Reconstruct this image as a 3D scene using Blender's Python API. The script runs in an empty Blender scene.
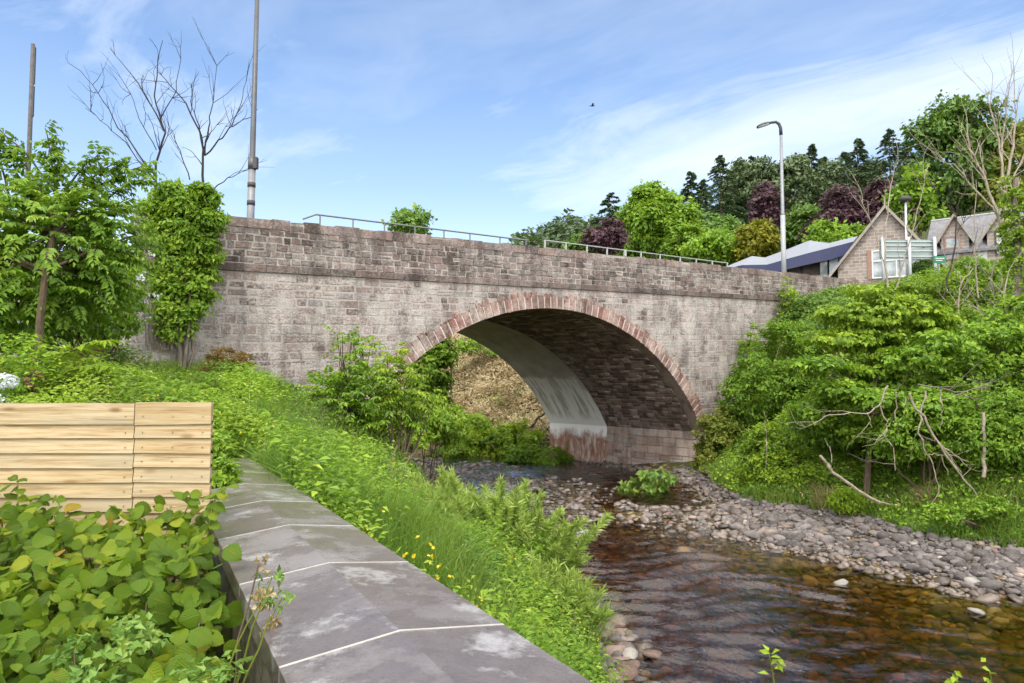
import bpy, math, random
import numpy as np
from mathutils import Vector, Matrix, Euler

random.seed(11)
rng = np.random.default_rng(11)
SC = bpy.context.scene
COL = SC.collection
R = math.radians

# ------------------------------------------------------------------ camera maths
FPX, PITCH, H = 683.0, R(2.85), 4.4          # focal length in pixels, upward pitch, eye height above the water
CP, SP = math.cos(PITCH), math.sin(PITCH)

def ray(u, v):
    x, y = (u - 512) / FPX, (341.5 - v) / FPX
    return np.array([x, CP - y * SP, SP + y * CP])

def at(u, v, depth):
    r = ray(u, v)
    return np.array([0, 0, H]) + r * (depth / r[1])

# ------------------------------------------------------------------ small numeric helpers
def unit(a):
    a = np.asarray(a, float)
    return a / np.maximum(np.linalg.norm(a, axis=-1, keepdims=True), 1e-9)

def smooth(a, b, x):
    t = np.clip((np.asarray(x, float) - a) / (b - a), 0, 1)
    return t * t * (3 - 2 * t)

class Wob:
    """cheap smooth 3D noise (sum of sines), about -1..1"""
    def __init__(self, seed, freq=1.0, n=7):
        g = np.random.default_rng(seed)
        self.k = unit(g.normal(size=(n, 3))) * g.uniform(.6, 1.9, (n, 1)) * freq
        self.p = g.uniform(0, 6.28, n)
    def __call__(self, P):
        P = np.asarray(P, float)
        if P.shape[-1] == 2:
            P = np.concatenate([P, np.zeros(P.shape[:-1] + (1,))], -1)
        return np.sin(P @ self.k.T + self.p).sum(-1) / math.sqrt(len(self.p)) * .8

# ------------------------------------------------------------------ mesh builder
class MB:
    def __init__(self):
        self.V, self.F, self.T, self.U, self.n = [], [], [], [], 0
    def add(self, V, F, tone=None, uv=None):
        V = np.asarray(V, float).reshape(-1, 3)
        if isinstance(F, np.ndarray):
            F = [F]
        else:
            by = {}
            for f in F:
                by.setdefault(len(f), []).append(f)
            F = [np.array(x) for x in by.values()]
        ti = 0
        for f in F:
            if len(f) == 0:
                continue
            if tone is None:
                t = np.full(len(f), .5)
            elif np.isscalar(tone):
                t = np.full(len(f), float(tone))
            else:
                t = np.asarray(tone)[ti:ti + len(f)]; ti += len(f)
            self.F.append(f + self.n); self.T.append(t)
        self.V.append(V)
        self.U.append(np.zeros((len(V), 2)) if uv is None else np.asarray(uv, float))
        self.n += len(V)
    def box(self, c, s, rz=0, tone=.5, tilt=None):
        V = np.array([[x, y, z] for z in (-.5, .5) for y in (-.5, .5) for x in (-.5, .5)]) * np.array(s)
        M = Euler((0, 0, rz)).to_matrix()
        if tilt is not None:
            M = M @ Euler(tilt).to_matrix()
        V = V @ np.array(M).T + np.array(c)
        self.add(V, [(0, 2, 3, 1), (4, 5, 7, 6), (0, 1, 5, 4), (2, 6, 7, 3), (0, 4, 6, 2), (1, 3, 7, 5)], tone)
    def hexa(self, V, tone=.5):
        """8 corners: bottom ring 0-3 and top ring 4-7"""
        self.add(V, [(3, 2, 1, 0), (4, 5, 6, 7), (0, 1, 5, 4), (1, 2, 6, 5), (2, 3, 7, 6), (3, 0, 4, 7)], tone)
    def tube(self, P, rad, n=6, tone=.5, cap=True):
        P = np.asarray(P, float); m = len(P)
        rad = np.full(m, rad) if np.isscalar(rad) else np.asarray(rad, float)
        T = unit(np.gradient(P, axis=0))
        ref = np.array([0, 0, 1.]) if abs(T[:, 2]).mean() < .8 else np.array([1., 0, 0])
        A = unit(np.cross(T, ref)); B = np.cross(T, A)
        a = np.arange(n) / n * 2 * math.pi
        V = P[:, None] + rad[:, None, None] * (np.cos(a)[None, :, None] * A[:, None] + np.sin(a)[None, :, None] * B[:, None])
        F = []
        for i in range(m - 1):
            for j in range(n):
                k = (j + 1) % n
                F.append((i * n + j, i * n + k, (i + 1) * n + k, (i + 1) * n + j))
        if cap:
            F.append(tuple(range(n))[::-1]); F.append(tuple((m - 1) * n + j for j in range(n)))
        self.add(V.reshape(-1, 3), F, tone)
    def prism(self, poly, off, tone=.5):
        """poly (n,3) extruded by off"""
        poly = np.asarray(poly, float); n = len(poly)
        V = np.concatenate([poly, poly + np.array(off)])
        F = [tuple(range(n))[::-1], tuple(range(n, 2 * n))] + [(i, (i + 1) % n, n + (i + 1) % n, n + i) for i in range(n)]
        self.add(V, F, tone)
    def grid(self, G, tone=.5, flip=False):
        G = np.asarray(G); a, b = G.shape[:2]
        i = np.arange(a * b).reshape(a, b)
        F = np.stack([i[:-1, :-1], i[1:, :-1], i[1:, 1:], i[:-1, 1:]], -1).reshape(-1, 4)
        if flip:
            F = F[:, ::-1]
        self.add(G.reshape(-1, 3), np.ascontiguousarray(F), tone)
    def build(self, name, mat, parent=None, smooth_=False, uv=False, loc=None):
        me = bpy.data.meshes.new(name)
        V = np.concatenate(self.V) if self.V else np.zeros((0, 3))
        if loc is not None:
            V = V - np.asarray(loc)
        me.vertices.add(len(V)); me.vertices.foreach_set('co', V.astype(np.float32).ravel())
        tot = np.concatenate([np.full(len(f), f.shape[1]) for f in self.F])
        li = np.concatenate([f.ravel() for f in self.F])
        me.loops.add(len(li)); me.loops.foreach_set('vertex_index', li.astype(np.int32))
        me.polygons.add(len(tot))
        me.polygons.foreach_set('loop_start', np.concatenate([[0], np.cumsum(tot)[:-1]]).astype(np.int32))
        me.polygons.foreach_set('use_smooth', np.full(len(tot), bool(smooth_)))
        at_ = me.attributes.new('tone', 'FLOAT', 'FACE')
        at_.data.foreach_set('value', np.concatenate(self.T).astype(np.float32))
        if uv:
            U = np.concatenate(self.U)
            l = me.uv_layers.new(name='UVMap')
            l.data.foreach_set('uv', U[li].astype(np.float32).ravel())
        me.update(calc_edges=True); me.validate()
        if mat is not None:
            me.materials.append(mat)
        o = bpy.data.objects.new(name, me)
        COL.objects.link(o)
        if loc is not None:
            o.location = loc
        if parent is not None:
            o.parent = parent
        return o

def tag(o, label=None, cat=None, group=None, kind=None):
    if label: o['label'] = label
    if cat: o['category'] = cat
    if group: o['group'] = group
    if kind: o['kind'] = kind
    return o

def thing(name, label, cat, loc=(0, 0, 0), rz=0, group=None):
    o = bpy.data.objects.new(name, None)
    COL.objects.link(o)
    o.location = Vector([float(x) for x in loc]); o.rotation_euler = (0, 0, rz)
    o.empty_display_size = .3
    return tag(o, label, cat, group)

def copy_tree(o, parent=None):
    c = o.copy(); COL.objects.link(c)
    if parent is not None:
        c.parent = parent
    for ch in list(o.children):
        copy_tree(ch, c)
    return c

# ------------------------------------------------------------------ materials
def newmat(name):
    m = bpy.data.materials.new(name); m.use_nodes = True
    nt = m.node_tree; nt.nodes.clear()
    return m, nt

class N:
    """tiny node-graph helper"""
    def __init__(self, nt): self.nt = nt
    def __call__(self, typ, ins=None, **kw):
        n = self.nt.nodes.new(typ)
        for k, v in kw.items():
            setattr(n, k, v)
        for k, v in (ins or {}).items():
            s = n.inputs[k]
            if isinstance(v, bpy.types.NodeSocket):
                self.nt.links.new(v, s)
            else:
                s.default_value = v
        return n
    def ramp(self, fac, stops, interp='LINEAR'):
        n = self.nt.nodes.new('ShaderNodeValToRGB')
        cr = n.color_ramp; cr.interpolation = interp
        while len(cr.elements) < len(stops):
            cr.elements.new(.5)
        for e, (p, c) in zip(cr.elements, stops):
            e.position = p
            e.color = (c, c, c, 1) if np.isscalar(c) else tuple(c) + (1,)
        self.nt.links.new(fac, n.inputs[0])
        return n.outputs[0]
    def mix(self, fac, a, b, blend='MIX'):
        n = self.nt.nodes.new('ShaderNodeMix'); n.data_type = 'RGBA'; n.blend_type = blend
        for s, v in ((n.inputs[0], fac), (n.inputs[6], a), (n.inputs[7], b)):
            if isinstance(v, bpy.types.NodeSocket): self.nt.links.new(v, s)
            elif np.isscalar(v): s.default_value = v
            else: s.default_value = tuple(v) + (1,)
        return n.outputs[2]
    def math(self, op, a, b=0.0, clamp=False):
        n = self.nt.nodes.new('ShaderNodeMath'); n.operation = op; n.use_clamp = clamp
        for s, v in ((n.inputs[0], a), (n.inputs[1], b)):
            if isinstance(v, bpy.types.NodeSocket): self.nt.links.new(v, s)
            else: s.default_value = v
        return n.outputs[0]
    def noise(self, vec, scale, detail=4, rough=.55, out=0, dist=0):
        n = self('ShaderNodeTexNoise', {'Scale': scale, 'Detail': detail, 'Roughness': rough, 'Distortion': dist})
        if vec is not None: self.nt.links.new(vec, n.inputs['Vector'])
        return n.outputs[out]
    def scaled(self, vec, s):
        return self('ShaderNodeMapping', {'Vector': vec, 'Scale': s}).outputs[0]
    def out(self, surf, vol=None):
        o = self('ShaderNodeOutputMaterial')
        if surf is not None: self.nt.links.new(surf, o.inputs['Surface'])
        if vol is not None: self.nt.links.new(vol, o.inputs['Volume'])
    def bsdf(self, col, rough=.8, bump=None, bstr=.5, bdist=.02, spec=.3, metal=0.0):
        n = self('ShaderNodeBsdfPrincipled', {'Roughness': rough, 'Specular IOR Level': spec, 'Metallic': metal})
        if isinstance(col, bpy.types.NodeSocket): self.nt.links.new(col, n.inputs['Base Color'])
        else: n.inputs['Base Color'].default_value = tuple(col) + (1,)
        if bump is not None:
            b = self('ShaderNodeBump', {'Height': bump, 'Strength': bstr, 'Distance': bdist})
            self.nt.links.new(b.outputs[0], n.inputs['Normal'])
        return n.outputs[0]

def mat_leaf(name, stops, transl=.38, rough=.5, veins=False, nscale=.6, spec=.35):
    m, nt = newmat(name); n = N(nt)
    tone = n('ShaderNodeAttribute', attribute_name='tone').outputs['Fac']
    geo = n('ShaderNodeNewGeometry').outputs['Position']
    nz = n.noise(geo, nscale, 2)
    f = n.math('ADD', tone, n.math('MULTIPLY', n.math('SUBTRACT', nz, .5), .5), True)
    k = len(stops)
    col = n.ramp(f, [(i / (k - 1), s) for i, s in enumerate(stops)])
    bump = None
    if veins:
        uv = n('ShaderNodeTexCoord').outputs['UV']
        sx = n('ShaderNodeSeparateXYZ', {0: uv})
        av = n.math('ABSOLUTE', n.math('SUBTRACT', sx.outputs[1], .5))
        ph = n.math('SUBTRACT', n.math('MULTIPLY', sx.outputs[0], 8.0), n.math('MULTIPLY', av, 7.0))
        w = n.math('ABSOLUTE', n.math('SINE', n.math('MULTIPLY', ph, math.pi)))
        mid = n.math('MINIMUM', n.math('MULTIPLY', av, 18.0), 1.0)
        hgt = n.math('MINIMUM', n.math('POWER', w, .5), mid)
        bump = hgt
        col = n.mix(n.math('MULTIPLY', n.math('SUBTRACT', 1.0, hgt), .35), col, stops[-1])
        nz2 = n.noise(geo, 30, 3)
        col = n.mix(n.ramp(nz2, [(.62, 0.0), (.75, .5)]), col, (.25, .2, .03))
    p = n.bsdf(col, rough, bump, .5, .004, spec)
    tcol = n.mix(.5, col, (.45, .6, .04), 'MIX')
    tcol = n.mix(1.0, tcol, (1.0, 1.0, .9), 'MULTIPLY')
    t = n('ShaderNodeBsdfTranslucent')
    nt.links.new(n.mix(.35, col, tcol), t.inputs['Color'])
    ms = n('ShaderNodeMixShader', {0: transl, 1: p, 2: t.outputs[0]})
    n.out(ms.outputs[0])
    return m

def mat_stone(name, stops, lime=(.55, .52, .48), limeamt=.35, bscale=9, bstr=.6, stain=(.05, .04, .035), stainamt=.3, rough=.9, spec=.2):
    m, nt = newmat(name); n = N(nt)
    tone = n('ShaderNodeAttribute', attribute_name='tone').outputs['Fac']
    pos = n('ShaderNodeTexCoord').outputs['Object']
    k = len(stops)
    fine = n.noise(pos, bscale, 6, .65)
    f = n.math('ADD', tone, n.math('MULTIPLY', n.math('SUBTRACT', fine, .5), .55), True)
    col = n.ramp(f, [(i / (k - 1), s) for i, s in enumerate(stops)])
    big = n.noise(pos, .9, 5, .6, dist=.4)
    fine2 = n.noise(pos, 14, 5, .7)
    lm = n.math('MULTIPLY', n.ramp(n.math('ADD', n.math('MULTIPLY', big, .55), n.math('MULTIPLY', fine2, .5)), [(.47, 0.0), (.62, 1.0)]), limeamt)
    col = n.mix(lm, col, lime)
    st = n.noise(n.scaled(pos, (1.6, 1.6, .5)), 1.3, 5, .65)
    sm = n.math('MULTIPLY', n.ramp(n.math('ADD', n.math('MULTIPLY', st, .7), n.math('MULTIPLY', n.noise(pos, 23, 4, .7), .3)), [(.48, 0.0), (.60, 1.0)]), stainamt)
    col = n.mix(sm, col, stain)
    bh = n.math('ADD', n.noise(pos, bscale * 2.2, 6, .7), n.math('MULTIPLY', fine, 1.2))
    n.out(n.bsdf(col, rough, bh, bstr, .03, spec))
    return m

def mat_plain(name, col, rough=.6, metal=0.0, var=.15, scale=6, bstr=.15, spec=.4):
    m, nt = newmat(name); n = N(nt)
    pos = n('ShaderNodeTexCoord').outputs['Object']
    z = n.noise(pos, scale, 5, .6)
    c = n.mix(n.ramp(z, [(.3, 0.0), (.7, 1.0)]), tuple(x * (1 - var) for x in col), tuple(min(1, x * (1 + var)) for x in col))
    n.out(n.bsdf(c, rough, n.noise(pos, scale * 6, 4), bstr, .01, spec, metal))
    return m

def mat_bark(name, a, b, scale=5):
    m, nt = newmat(name); n = N(nt)
    pos = n('ShaderNodeTexCoord').outputs['Object']
    z = n.noise(n.scaled(pos, (1, 1, .25)), scale * 3, 6, .7)
    col = n.ramp(z, [(.3, a), (.7, b)])
    n.out(n.bsdf(col, .9, z, .7, .03, .15))
    return m

# ------------------------------------------------------------------ palette
G_MID = [(0.052, 0.106, 0.012), (0.130, 0.251, 0.021), (0.234, 0.387, 0.030), (0.399, 0.537, 0.049)]
G_BRIGHT = [(0.050, 0.108, 0.009), (0.124, 0.241, 0.018), (0.213, 0.349, 0.029), (0.328, 0.452, 0.050)]
G_YEL = [(0.058, 0.119, 0.009), (0.159, 0.268, 0.017), (0.284, 0.408, 0.026), (0.393, 0.497, 0.057)]
G_DARK = [(0.026, 0.060, 0.012), (0.058, 0.128, 0.019), (0.109, 0.203, 0.029), (0.176, 0.270, 0.044)]
G_BLUE = [(.014, .034, .014), (.030, .066, .024), (.055, .10, .036), (.09, .14, .055)]
M = {}
M['mid'] = mat_leaf('leaf_mid', G_MID)
M['bright'] = mat_leaf('leaf_bright', G_BRIGHT)
M['yellow'] = mat_leaf('leaf_yellow', G_YEL)
M['dark'] = mat_leaf('leaf_dark', G_DARK, .25)
M['needle'] = mat_leaf('needle_dark', [(.026, .05, .028), (.05, .09, .043), (.08, .13, .058), (.115, .17, .075)], .15, nscale=.12)
M['pine'] = mat_leaf('needle_pine', [(.04, .065, .032), (.07, .11, .045), (.11, .155, .064), (.15, .195, .085)], .15, nscale=.12)
M['copper'] = mat_leaf('leaf_copper', [(.026, .013, .025), (.05, .022, .038), (.085, .036, .055), (.13, .06, .075)], .2, nscale=.2)
M['fern'] = mat_leaf('leaf_fern', [(.06, .12, .012), (.15, .27, .022), (.27, .40, .035), (.40, .50, .06)], .42)
M['farwood'] = mat_leaf('leaf_far', [(.022, .045, .022), (.04, .075, .03), (.065, .105, .04), (.09, .14, .055)], .2, nscale=.1)
M['olive'] = mat_leaf('leaf_olive', [(.065, .095, .014), (.145, .19, .026), (.25, .29, .042), (.37, .38, .08)])
M['goldtree'] = mat_leaf('leaf_gold', [(.05, .06, .006), (.13, .14, .01), (.24, .23, .016), (.36, .32, .03)])
M['rust'] = mat_leaf('leaf_rust', [(.05, .03, .01), (.13, .07, .02), (.22, .13, .035), (.20, .20, .04)], .3)
M['straw'] = mat_leaf('leaf_straw', [(0.170, 0.115, 0.054), (0.306, 0.225, 0.117), (0.442, 0.340, 0.198), (0.527, 0.433, 0.279)], .3)
M['grass'] = mat_leaf('grass_blades', [(0.039, 0.086, 0.011), (0.090, 0.185, 0.020), (0.157, 0.274, 0.033), (0.267, 0.339, 0.074)], .42)
M['willow'] = mat_leaf('leaf_willow', [(0.074, 0.147, 0.024), (0.161, 0.288, 0.048), (0.272, 0.412, 0.072), (0.420, 0.517, 0.132)], .4)
M['bigleaf'] = mat_leaf('leaf_big', [(0.019, 0.061, 0.005), (0.047, 0.131, 0.007), (0.085, 0.193, 0.011), (0.163, 0.271, 0.015), (0.326, 0.350, 0.026), (0.326, 0.175, 0.038)], .45, .5, True, 2.0, .22)
M['smallrose'] = mat_leaf('leaf_small_grey', [(0.048, 0.115, 0.022), (0.102, 0.207, 0.036), (0.180, 0.310, 0.055), (0.324, 0.414, 0.100)], .35)
M['petal_yellow'] = mat_leaf('petal_yellow', [(.5, .38, .01), (.65, .5, .02), (.75, .6, .03)], .3)
M['petal_white'] = mat_leaf('petal_white', [(.6, .62, .72), (.72, .75, .82), (.8, .82, .85)], .3)
M['petal_pink'] = mat_leaf('petal_pink', [(.20, .07, .09), (.32, .12, .14), (.4, .2, .2)], .3)
M['bark_brown'] = mat_bark('bark_brown', (.06, .045, .03), (.16, .12, .08))
M['bark_grey'] = mat_bark('bark_grey', (.10, .085, .07), (.24, .20, .17))
M['bark_pale'] = mat_bark('bark_pale', (.17, .14, .105), (.42, .36, .29))
M['bark_dark'] = mat_bark('bark_dark', (.03, .025, .02), (.08, .065, .05))
M['bark_twig'] = mat_bark('bark_twig', (.022, .02, .022), (.055, .05, .05))

# ------------------------------------------------------------------ terrain
CTRL = np.array([
 # river bed
 (4, -6, -.6), (4, 0, -.6), (4, 5, -.9), (3.6, 10, -.95), (3.0, 14, -.8), (2.3, 18, -.45), (1.8, 22, -.14), (4, 23.5, -.18), (2.5, 26, -.14), (5, 28, -.28), (0, 28, -.10), (-.5, 34, -.15), (3.2, 32, -.45), (4.5, 20.5, -.2),
 (-5, 40, -.4), (-9, 47, -.4), (-13, 55, -.4), (6.3, 10, -.45), (7.5, 5, -.5), (6.5, 25, -.25), (7.0, 28, -.25), (1.5, 35.5, -.4),
 # left water edge
 (1.9, -4, 0), (1.6, 3, 0), (1.25, 7, 0.02), (1.35, 9.8, 0.05), (1.5, 11.4, .02), (1.1, 14, 0), (.5, 16.3, 0), (-1.0, 20, 0), (-2.6, 23.2, 0), (-3.5, 27, 0), (-4.4, 31.8, 0), (-6.5, 37, .1), (-11, 44.5, .2),
 # left bank
 (.75, 2, 2.1), (1, -4, 2), (.15, 4.2, 2.1), (-1.3, 6.2, 2.75), (-2.5, 8.4, 3.0), (.2, 8, 1.4), (-.8, 10, 1.8), (-.5, 14, .7), (-1.4, 14, 1.15), (-2.6, 14, 2.2), (-4.5, 14, 3.1), (-7, 14, 3.8),
 (-7.7, 17.5, 4.1), (-5.5, 18, 3.4), (-3.6, 18, 2.3), (-2.5, 18, .95), (-5.4, 20, 2.9), (-4.5, 21, 1.6), (-3.4, 22.5, .55), (-8, 25, 1.4), (-5.5, 28, .8), (-8, 33, 1.0), (-12, 36, 1.6), (-16, 45, 2.5),
 # left garden
 (-4, 6.5, 3.35), (-3, 4.6, 3.05), (-6, 10, 3.8), (-9, 14, 4.2), (-12, 15.5, 4.6), (-10, 8, 4.0), (-6, 5, 3.4), (-2, 2, 2.7), (-1, 0, 2.7), (-3.2, 3.2, 2.75), (-6, 2, 2.8), (-2, -5, 2.7), (-14, 2, 3.4), (-20, 12, 5), (-14, 20, 6),
 # right water edge and pebble bar
 (4.3, 21.5, .02), (5.6, 19.5, .02), (7.3, 17.0, .02), (8.8, 15.1, .02), (10.5, 13.7, .02), (12.8, 9.5, .02), (15, 4, .02), (17, -5, .02), (7.4, 24, .12), (9.5, 12, -.25), (11, 8, -.35),
 (8.0, 28.6, .35), (8.0, 22.5, .35), (10.4, 20.6, .45), (11.3, 17.9, .5), (12.7, 16.4, .5), (14.6, 13.6, .55), (17.5, 9.5, .6), (21, 0, .6),
 # right bank
 (9.6, 25, 2.0), (9.6, 29.6, 1.6), (10.6, 31.4, 2.8), (12.2, 32.6, 5.0), (14.2, 34.2, 7.4), (18, 37, 8.6), (12.6, 23.5, 3.2), (15, 28, 6.3), (12.3, 27.5, 4.0), (17, 24, 5.6), (13.8, 19.3, 2.2), (17, 19, 4.0), (20, 26, 7.8), (22, 32, 8.9), (26, 40, 9.6),
 (20, 15, 4.6), (26, 20, 7.8), (30, 30, 9.3), (36, 12, 8), (28, 5, 5),
 # beyond the bridge
 (2.4, 39.5, .4), (-1.5, 43, .35), (-4.5, 47, .35), (-8.5, 55, .35), (2.5, 45.5, 4.6), (-.5, 50, 4.6), (4.5, 51, 7.4), (-4, 56, 5.2), (0, 58, 8.0), (7, 44.5, 6.0), (12, 46, 8.4), (16, 52, 9.6), (24, 55, 10.2), (-22, 40, 5), (-20, 56, 5),
 ], float)

def _tps_fit(P):
    n = len(P); d = np.linalg.norm(P[:, None, :2] - P[None, :, :2], axis=-1)
    K = np.where(d > 0, d * d * np.log(d + 1e-9), 0) + np.eye(n) * .15
    Q = np.c_[np.ones(n), P[:, :2]]
    A = np.block([[K, Q], [Q.T, np.zeros((3, 3))]])
    return np.linalg.solve(A, np.r_[P[:, 2], 0, 0, 0])
TPSW = _tps_fit(CTRL)
_gn1, _gn2 = Wob(3, 1.3), Wob(4, 4.0)

def hill(x, y):
    r = np.hypot(x, y); t = x / np.maximum(y, 1.0)
    k = .10 + .145 * smooth(-.12, .08, t) + .05 * smooth(.2, .5, t)
    k = np.where(y < 1, .06, k)
    s = np.clip(r - 66, 0, 200)
    return 9.6 + k * (s - .0009 * s * s) + 1.2 * np.sin(x * .035 + 1) * smooth(80, 160, r) * np.sin(y * .04)

def gz(x, y):
    x = np.asarray(x, float); y = np.asarray(y, float)
    sh = x.shape; X = np.stack([x.ravel(), y.ravel()], -1); out = np.empty(len(X))
    for i in range(0, len(X), 20000):
        q = X[i:i + 20000]
        d = np.linalg.norm(q[:, None] - CTRL[None, :, :2], axis=-1)
        out[i:i + 20000] = np.where(d > 0, d * d * np.log(d + 1e-9), 0) @ TPSW[:-3] + TPSW[-3] + q @ TPSW[-2:]
    z = np.clip(out, -.7, 11)
    z = z + .06 * _gn1(X) + .035 * _gn2(X)
    r = np.hypot(X[:, 0], X[:, 1]); b = np.maximum(smooth(44, 62, np.hypot(X[:, 0] - 2, X[:, 1] - 6)), smooth(-2, -30, X[:, 1]) * .0)
    z = z * (1 - b) + hill(X[:, 0], X[:, 1]) * b
    return z.reshape(sh)

def g1(x, y):
    return float(gz(np.array([x]), np.array([y]))[0])

def axis(parts):
    return np.unique(np.concatenate([np.linspace(a, b, n) for a, b, n in parts]).round(4))

def build_ground():
    xs = axis([(-900, -120, 14), (-120, -30, 24), (-30, -8, 45), (-8, 16, 130), (16, 40, 60), (40, 140, 30), (140, 900, 16)])
    ys = axis([(-60, -6, 20), (-6, 34, 200), (34, 66, 70), (66, 260, 60), (260, 1500, 20)])
    X, Y = np.meshgrid(xs, ys, indexing='ij')
    Z = gz(X, Y)
    b = MB(); b.grid(np.stack([X, Y, Z], -1), flip=False)
    m, nt = newmat('ground_soil'); n = N(nt)
    pos = n('ShaderNodeNewGeometry').outputs['Position']
    z = n('ShaderNodeSeparateXYZ', {0: pos}).outputs[2]
    soil = n.ramp(n.noise(pos, 1.5, 6, .7), [(.3, (.030, .038, .012)), (.55, (.05, .065, .018)), (.75, (.085, .08, .035))])
    vor = n('ShaderNodeTexVoronoi', {'Vector': pos, 'Scale': 5.0, 'Randomness': 1.0})
    bedc = n.ramp(n('ShaderNodeSeparateColor', {0: vor.outputs['Color']}).outputs[0], [(0, (.09, .062, .03)), (.4, (.18, .13, .06)), (.75, (.30, .23, .11)), (1, (.46, .38, .2))])
    bedc = n.mix(n.ramp(vor.outputs['Distance'], [(.25, 0.0), (.6, .8)]), bedc, (.04, .03, .02))
    col = n.mix(n.ramp(n.math('ADD', z, n.math('MULTIPLY', n.noise(pos, 2, 3), .3)), [(.35, 0.0), (.6, 1.0)]), bedc, soil)
    hgt = n.math('MULTIPLY', n.math('SUBTRACT', 1.0, vor.outputs['Distance']), 1.0)
    n.out(n.bsdf(col, .9, n.math('ADD', hgt, n.noise(pos, 12, 4)), .6, .08, .2))
    return tag(b.build('ground', m, smooth_=True), kind='structure')
build_ground()

def build_water():
    b = MB()
    xs = axis([(-40, -9, 20), (-9, 17, 290), (17, 40, 16)]); ys = axis([(-40, 5.5, 30), (5.5, 34, 330), (34, 70, 60)])
    X, Y = np.meshgrid(xs, ys, indexing='ij')
    g = np.random.default_rng(5); Z = np.zeros_like(X)
    wx, wy = X + .5 * np.sin(Y * .55 + 1) + .25 * np.sin(X * .9 + Y * .4), Y + .35 * np.sin(X * .8) + .2 * np.sin(X * 1.7 + Y * .6)
    for i in range(46):
        lam = g.uniform(.20, .85); an = g.normal(1.45, .38); k = 6.283 / lam
        Z += lam * np.sin(k * (math.cos(an) * wx + math.sin(an) * wy) + g.uniform(0, 6.28))
    Z *= .0085
    pn = Wob(91, .9)(np.stack([X, Y * .8], -1)); 
    live = 1.0 - .88 * smooth(.45, 1.05, X * .125 - (Y - 10) * .045 + .10 * pn)
    pn2 = Wob(92, 2.4)(np.stack([X * .6, Y, 0 * X], -1)); live = np.clip(live * (.8 + .3 * pn + .45 * pn2), .06, 1.6)
    fade = smooth(5.5, 7, Y) * smooth(34, 30, Y) * smooth(-9, -7, X) * smooth(17, 15, X)
    Z = Z * live * fade
    b.grid(np.stack([X, Y, Z], -1))
    m, nt = newmat('river_water'); n = N(nt)
    pos = n('ShaderNodeNewGeometry').outputs['Position']
    xyz = n('ShaderNodeSeparateXYZ', {0: pos})
    # ripples run across the stream; livelier upstream near the bridge and along the left bank
    warp = n.noise(pos, .5, 2, out=1)
    pv = n('ShaderNodeVectorMath', {0: pos, 1: n('ShaderNodeVectorMath', {0: warp, 'Scale': 1.1}, operation='SCALE').outputs[0]}, operation='ADD').outputs[0]
    w1 = n.noise(n.scaled(n('ShaderNodeVectorRotate', {'Vector': pv, 'Axis': (0, 0, 1), 'Angle': .45}).outputs[0], (1.0, 2.8, 1)), 2.3, 4, .55)
    w2 = n.noise(n.scaled(n('ShaderNodeVectorRotate', {'Vector': pv, 'Axis': (0, 0, 1), 'Angle': .15}).outputs[0], (1.0, 2.2, 1)), 7.0, 3, .5)
    w3 = n.noise(pos, .35, 2)
    calm = n.ramp(n.math('ADD', n.math('MULTIPLY', xyz.outputs[0], .14), n.math('ADD', n.math('MULTIPLY', xyz.outputs[1], -.045), n.math('MULTIPLY', w3, .9))), [(.42, 1.0), (1.05, .16)])
    hgt = n.math('MULTIPLY', n.math('ADD', w1, n.math('MULTIPLY', w2, .4)), calm)
    bump = n('ShaderNodeBump', {'Height': hgt, 'Strength': .8, 'Distance': .045}).outputs[0]
    tr = n('ShaderNodeBsdfTransparent', {'Color': (.85, .78, .52, 1)})
    gl = n('ShaderNodeBsdfGlossy', {'Color': (1, 1, 1, 1), 'Roughness': .03, 'Normal': bump})
    fr = n('ShaderNodeFresnel', {'IOR': 1.55, 'Normal': bump}).outputs[0]
    ms = n('ShaderNodeMixShader', {0: fr, 1: tr.outputs[0], 2: gl.outputs[0]})
    # broken white water where the stream drops over stones
    fo = n.noise(n.scaled(n('ShaderNodeVectorRotate', {'Vector': pv, 'Axis': (0, 0, 1), 'Angle': .3}).outputs[0], (1.0, 2.4, 1)), 4.5, 5, .7)
    d1 = n('ShaderNodeVectorMath', {0: pos, 1: (2.1, 19.4, 0)}, operation='DISTANCE').outputs['Value']
    d2 = n('ShaderNodeVectorMath', {0: n.scaled(pos, (1, .55, 1)), 1: (-.5, 25.0 * .55, 0)}, operation='DISTANCE').outputs['Value']
    zone = n.math('MAXIMUM', n.ramp(d1, [(.0, .25), (1.0, .0)]), n.ramp(n.math('MULTIPLY', d2, .22), [(.1, .19), (1.0, .0)]))
    fm = n.ramp(n.math('ADD', fo, zone), [(.68, 0.0), (.80, .6)])
    foam = n('ShaderNodeBsdfDiffuse', {'Color': (.75, .77, .78, 1)})
    ms2 = n('ShaderNodeMixShader', {0: fm, 1: ms.outputs[0], 2: foam.outputs[0]})
    va = n('ShaderNodeVolumeAbsorption', {'Color': (.78, .58, .11, 1), 'Density': 2.4})
    n.out(ms2.outputs[0], va.outputs[0])
    return tag(b.build('river_water', m, smooth_=True), kind='structure')
build_water()

# ------------------------------------------------------------------ the bridge
BA = math.atan2(683., 895.)
BD = np.array([math.cos(BA), math.sin(BA)]); BN = np.array([-BD[1], BD[0]])
P0 = np.array([-7.7665, 18.0])
ARC_S, ARC_Z, ARC_R, ARC_T = 11.84, -2.93, 9.79, .60
SPRING = 1.9; SHALF = math.sqrt(ARC_R ** 2 - (SPRING - ARC_Z) ** 2)
BW, SKEW, SEAM, GR = 9.0, -.128, 5.2, .0355
zs = lambda s: 7.2 + GR * s         # underside of the string course
zt = lambda s: 8.68 + .0362 * s     # top of the parapet

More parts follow.
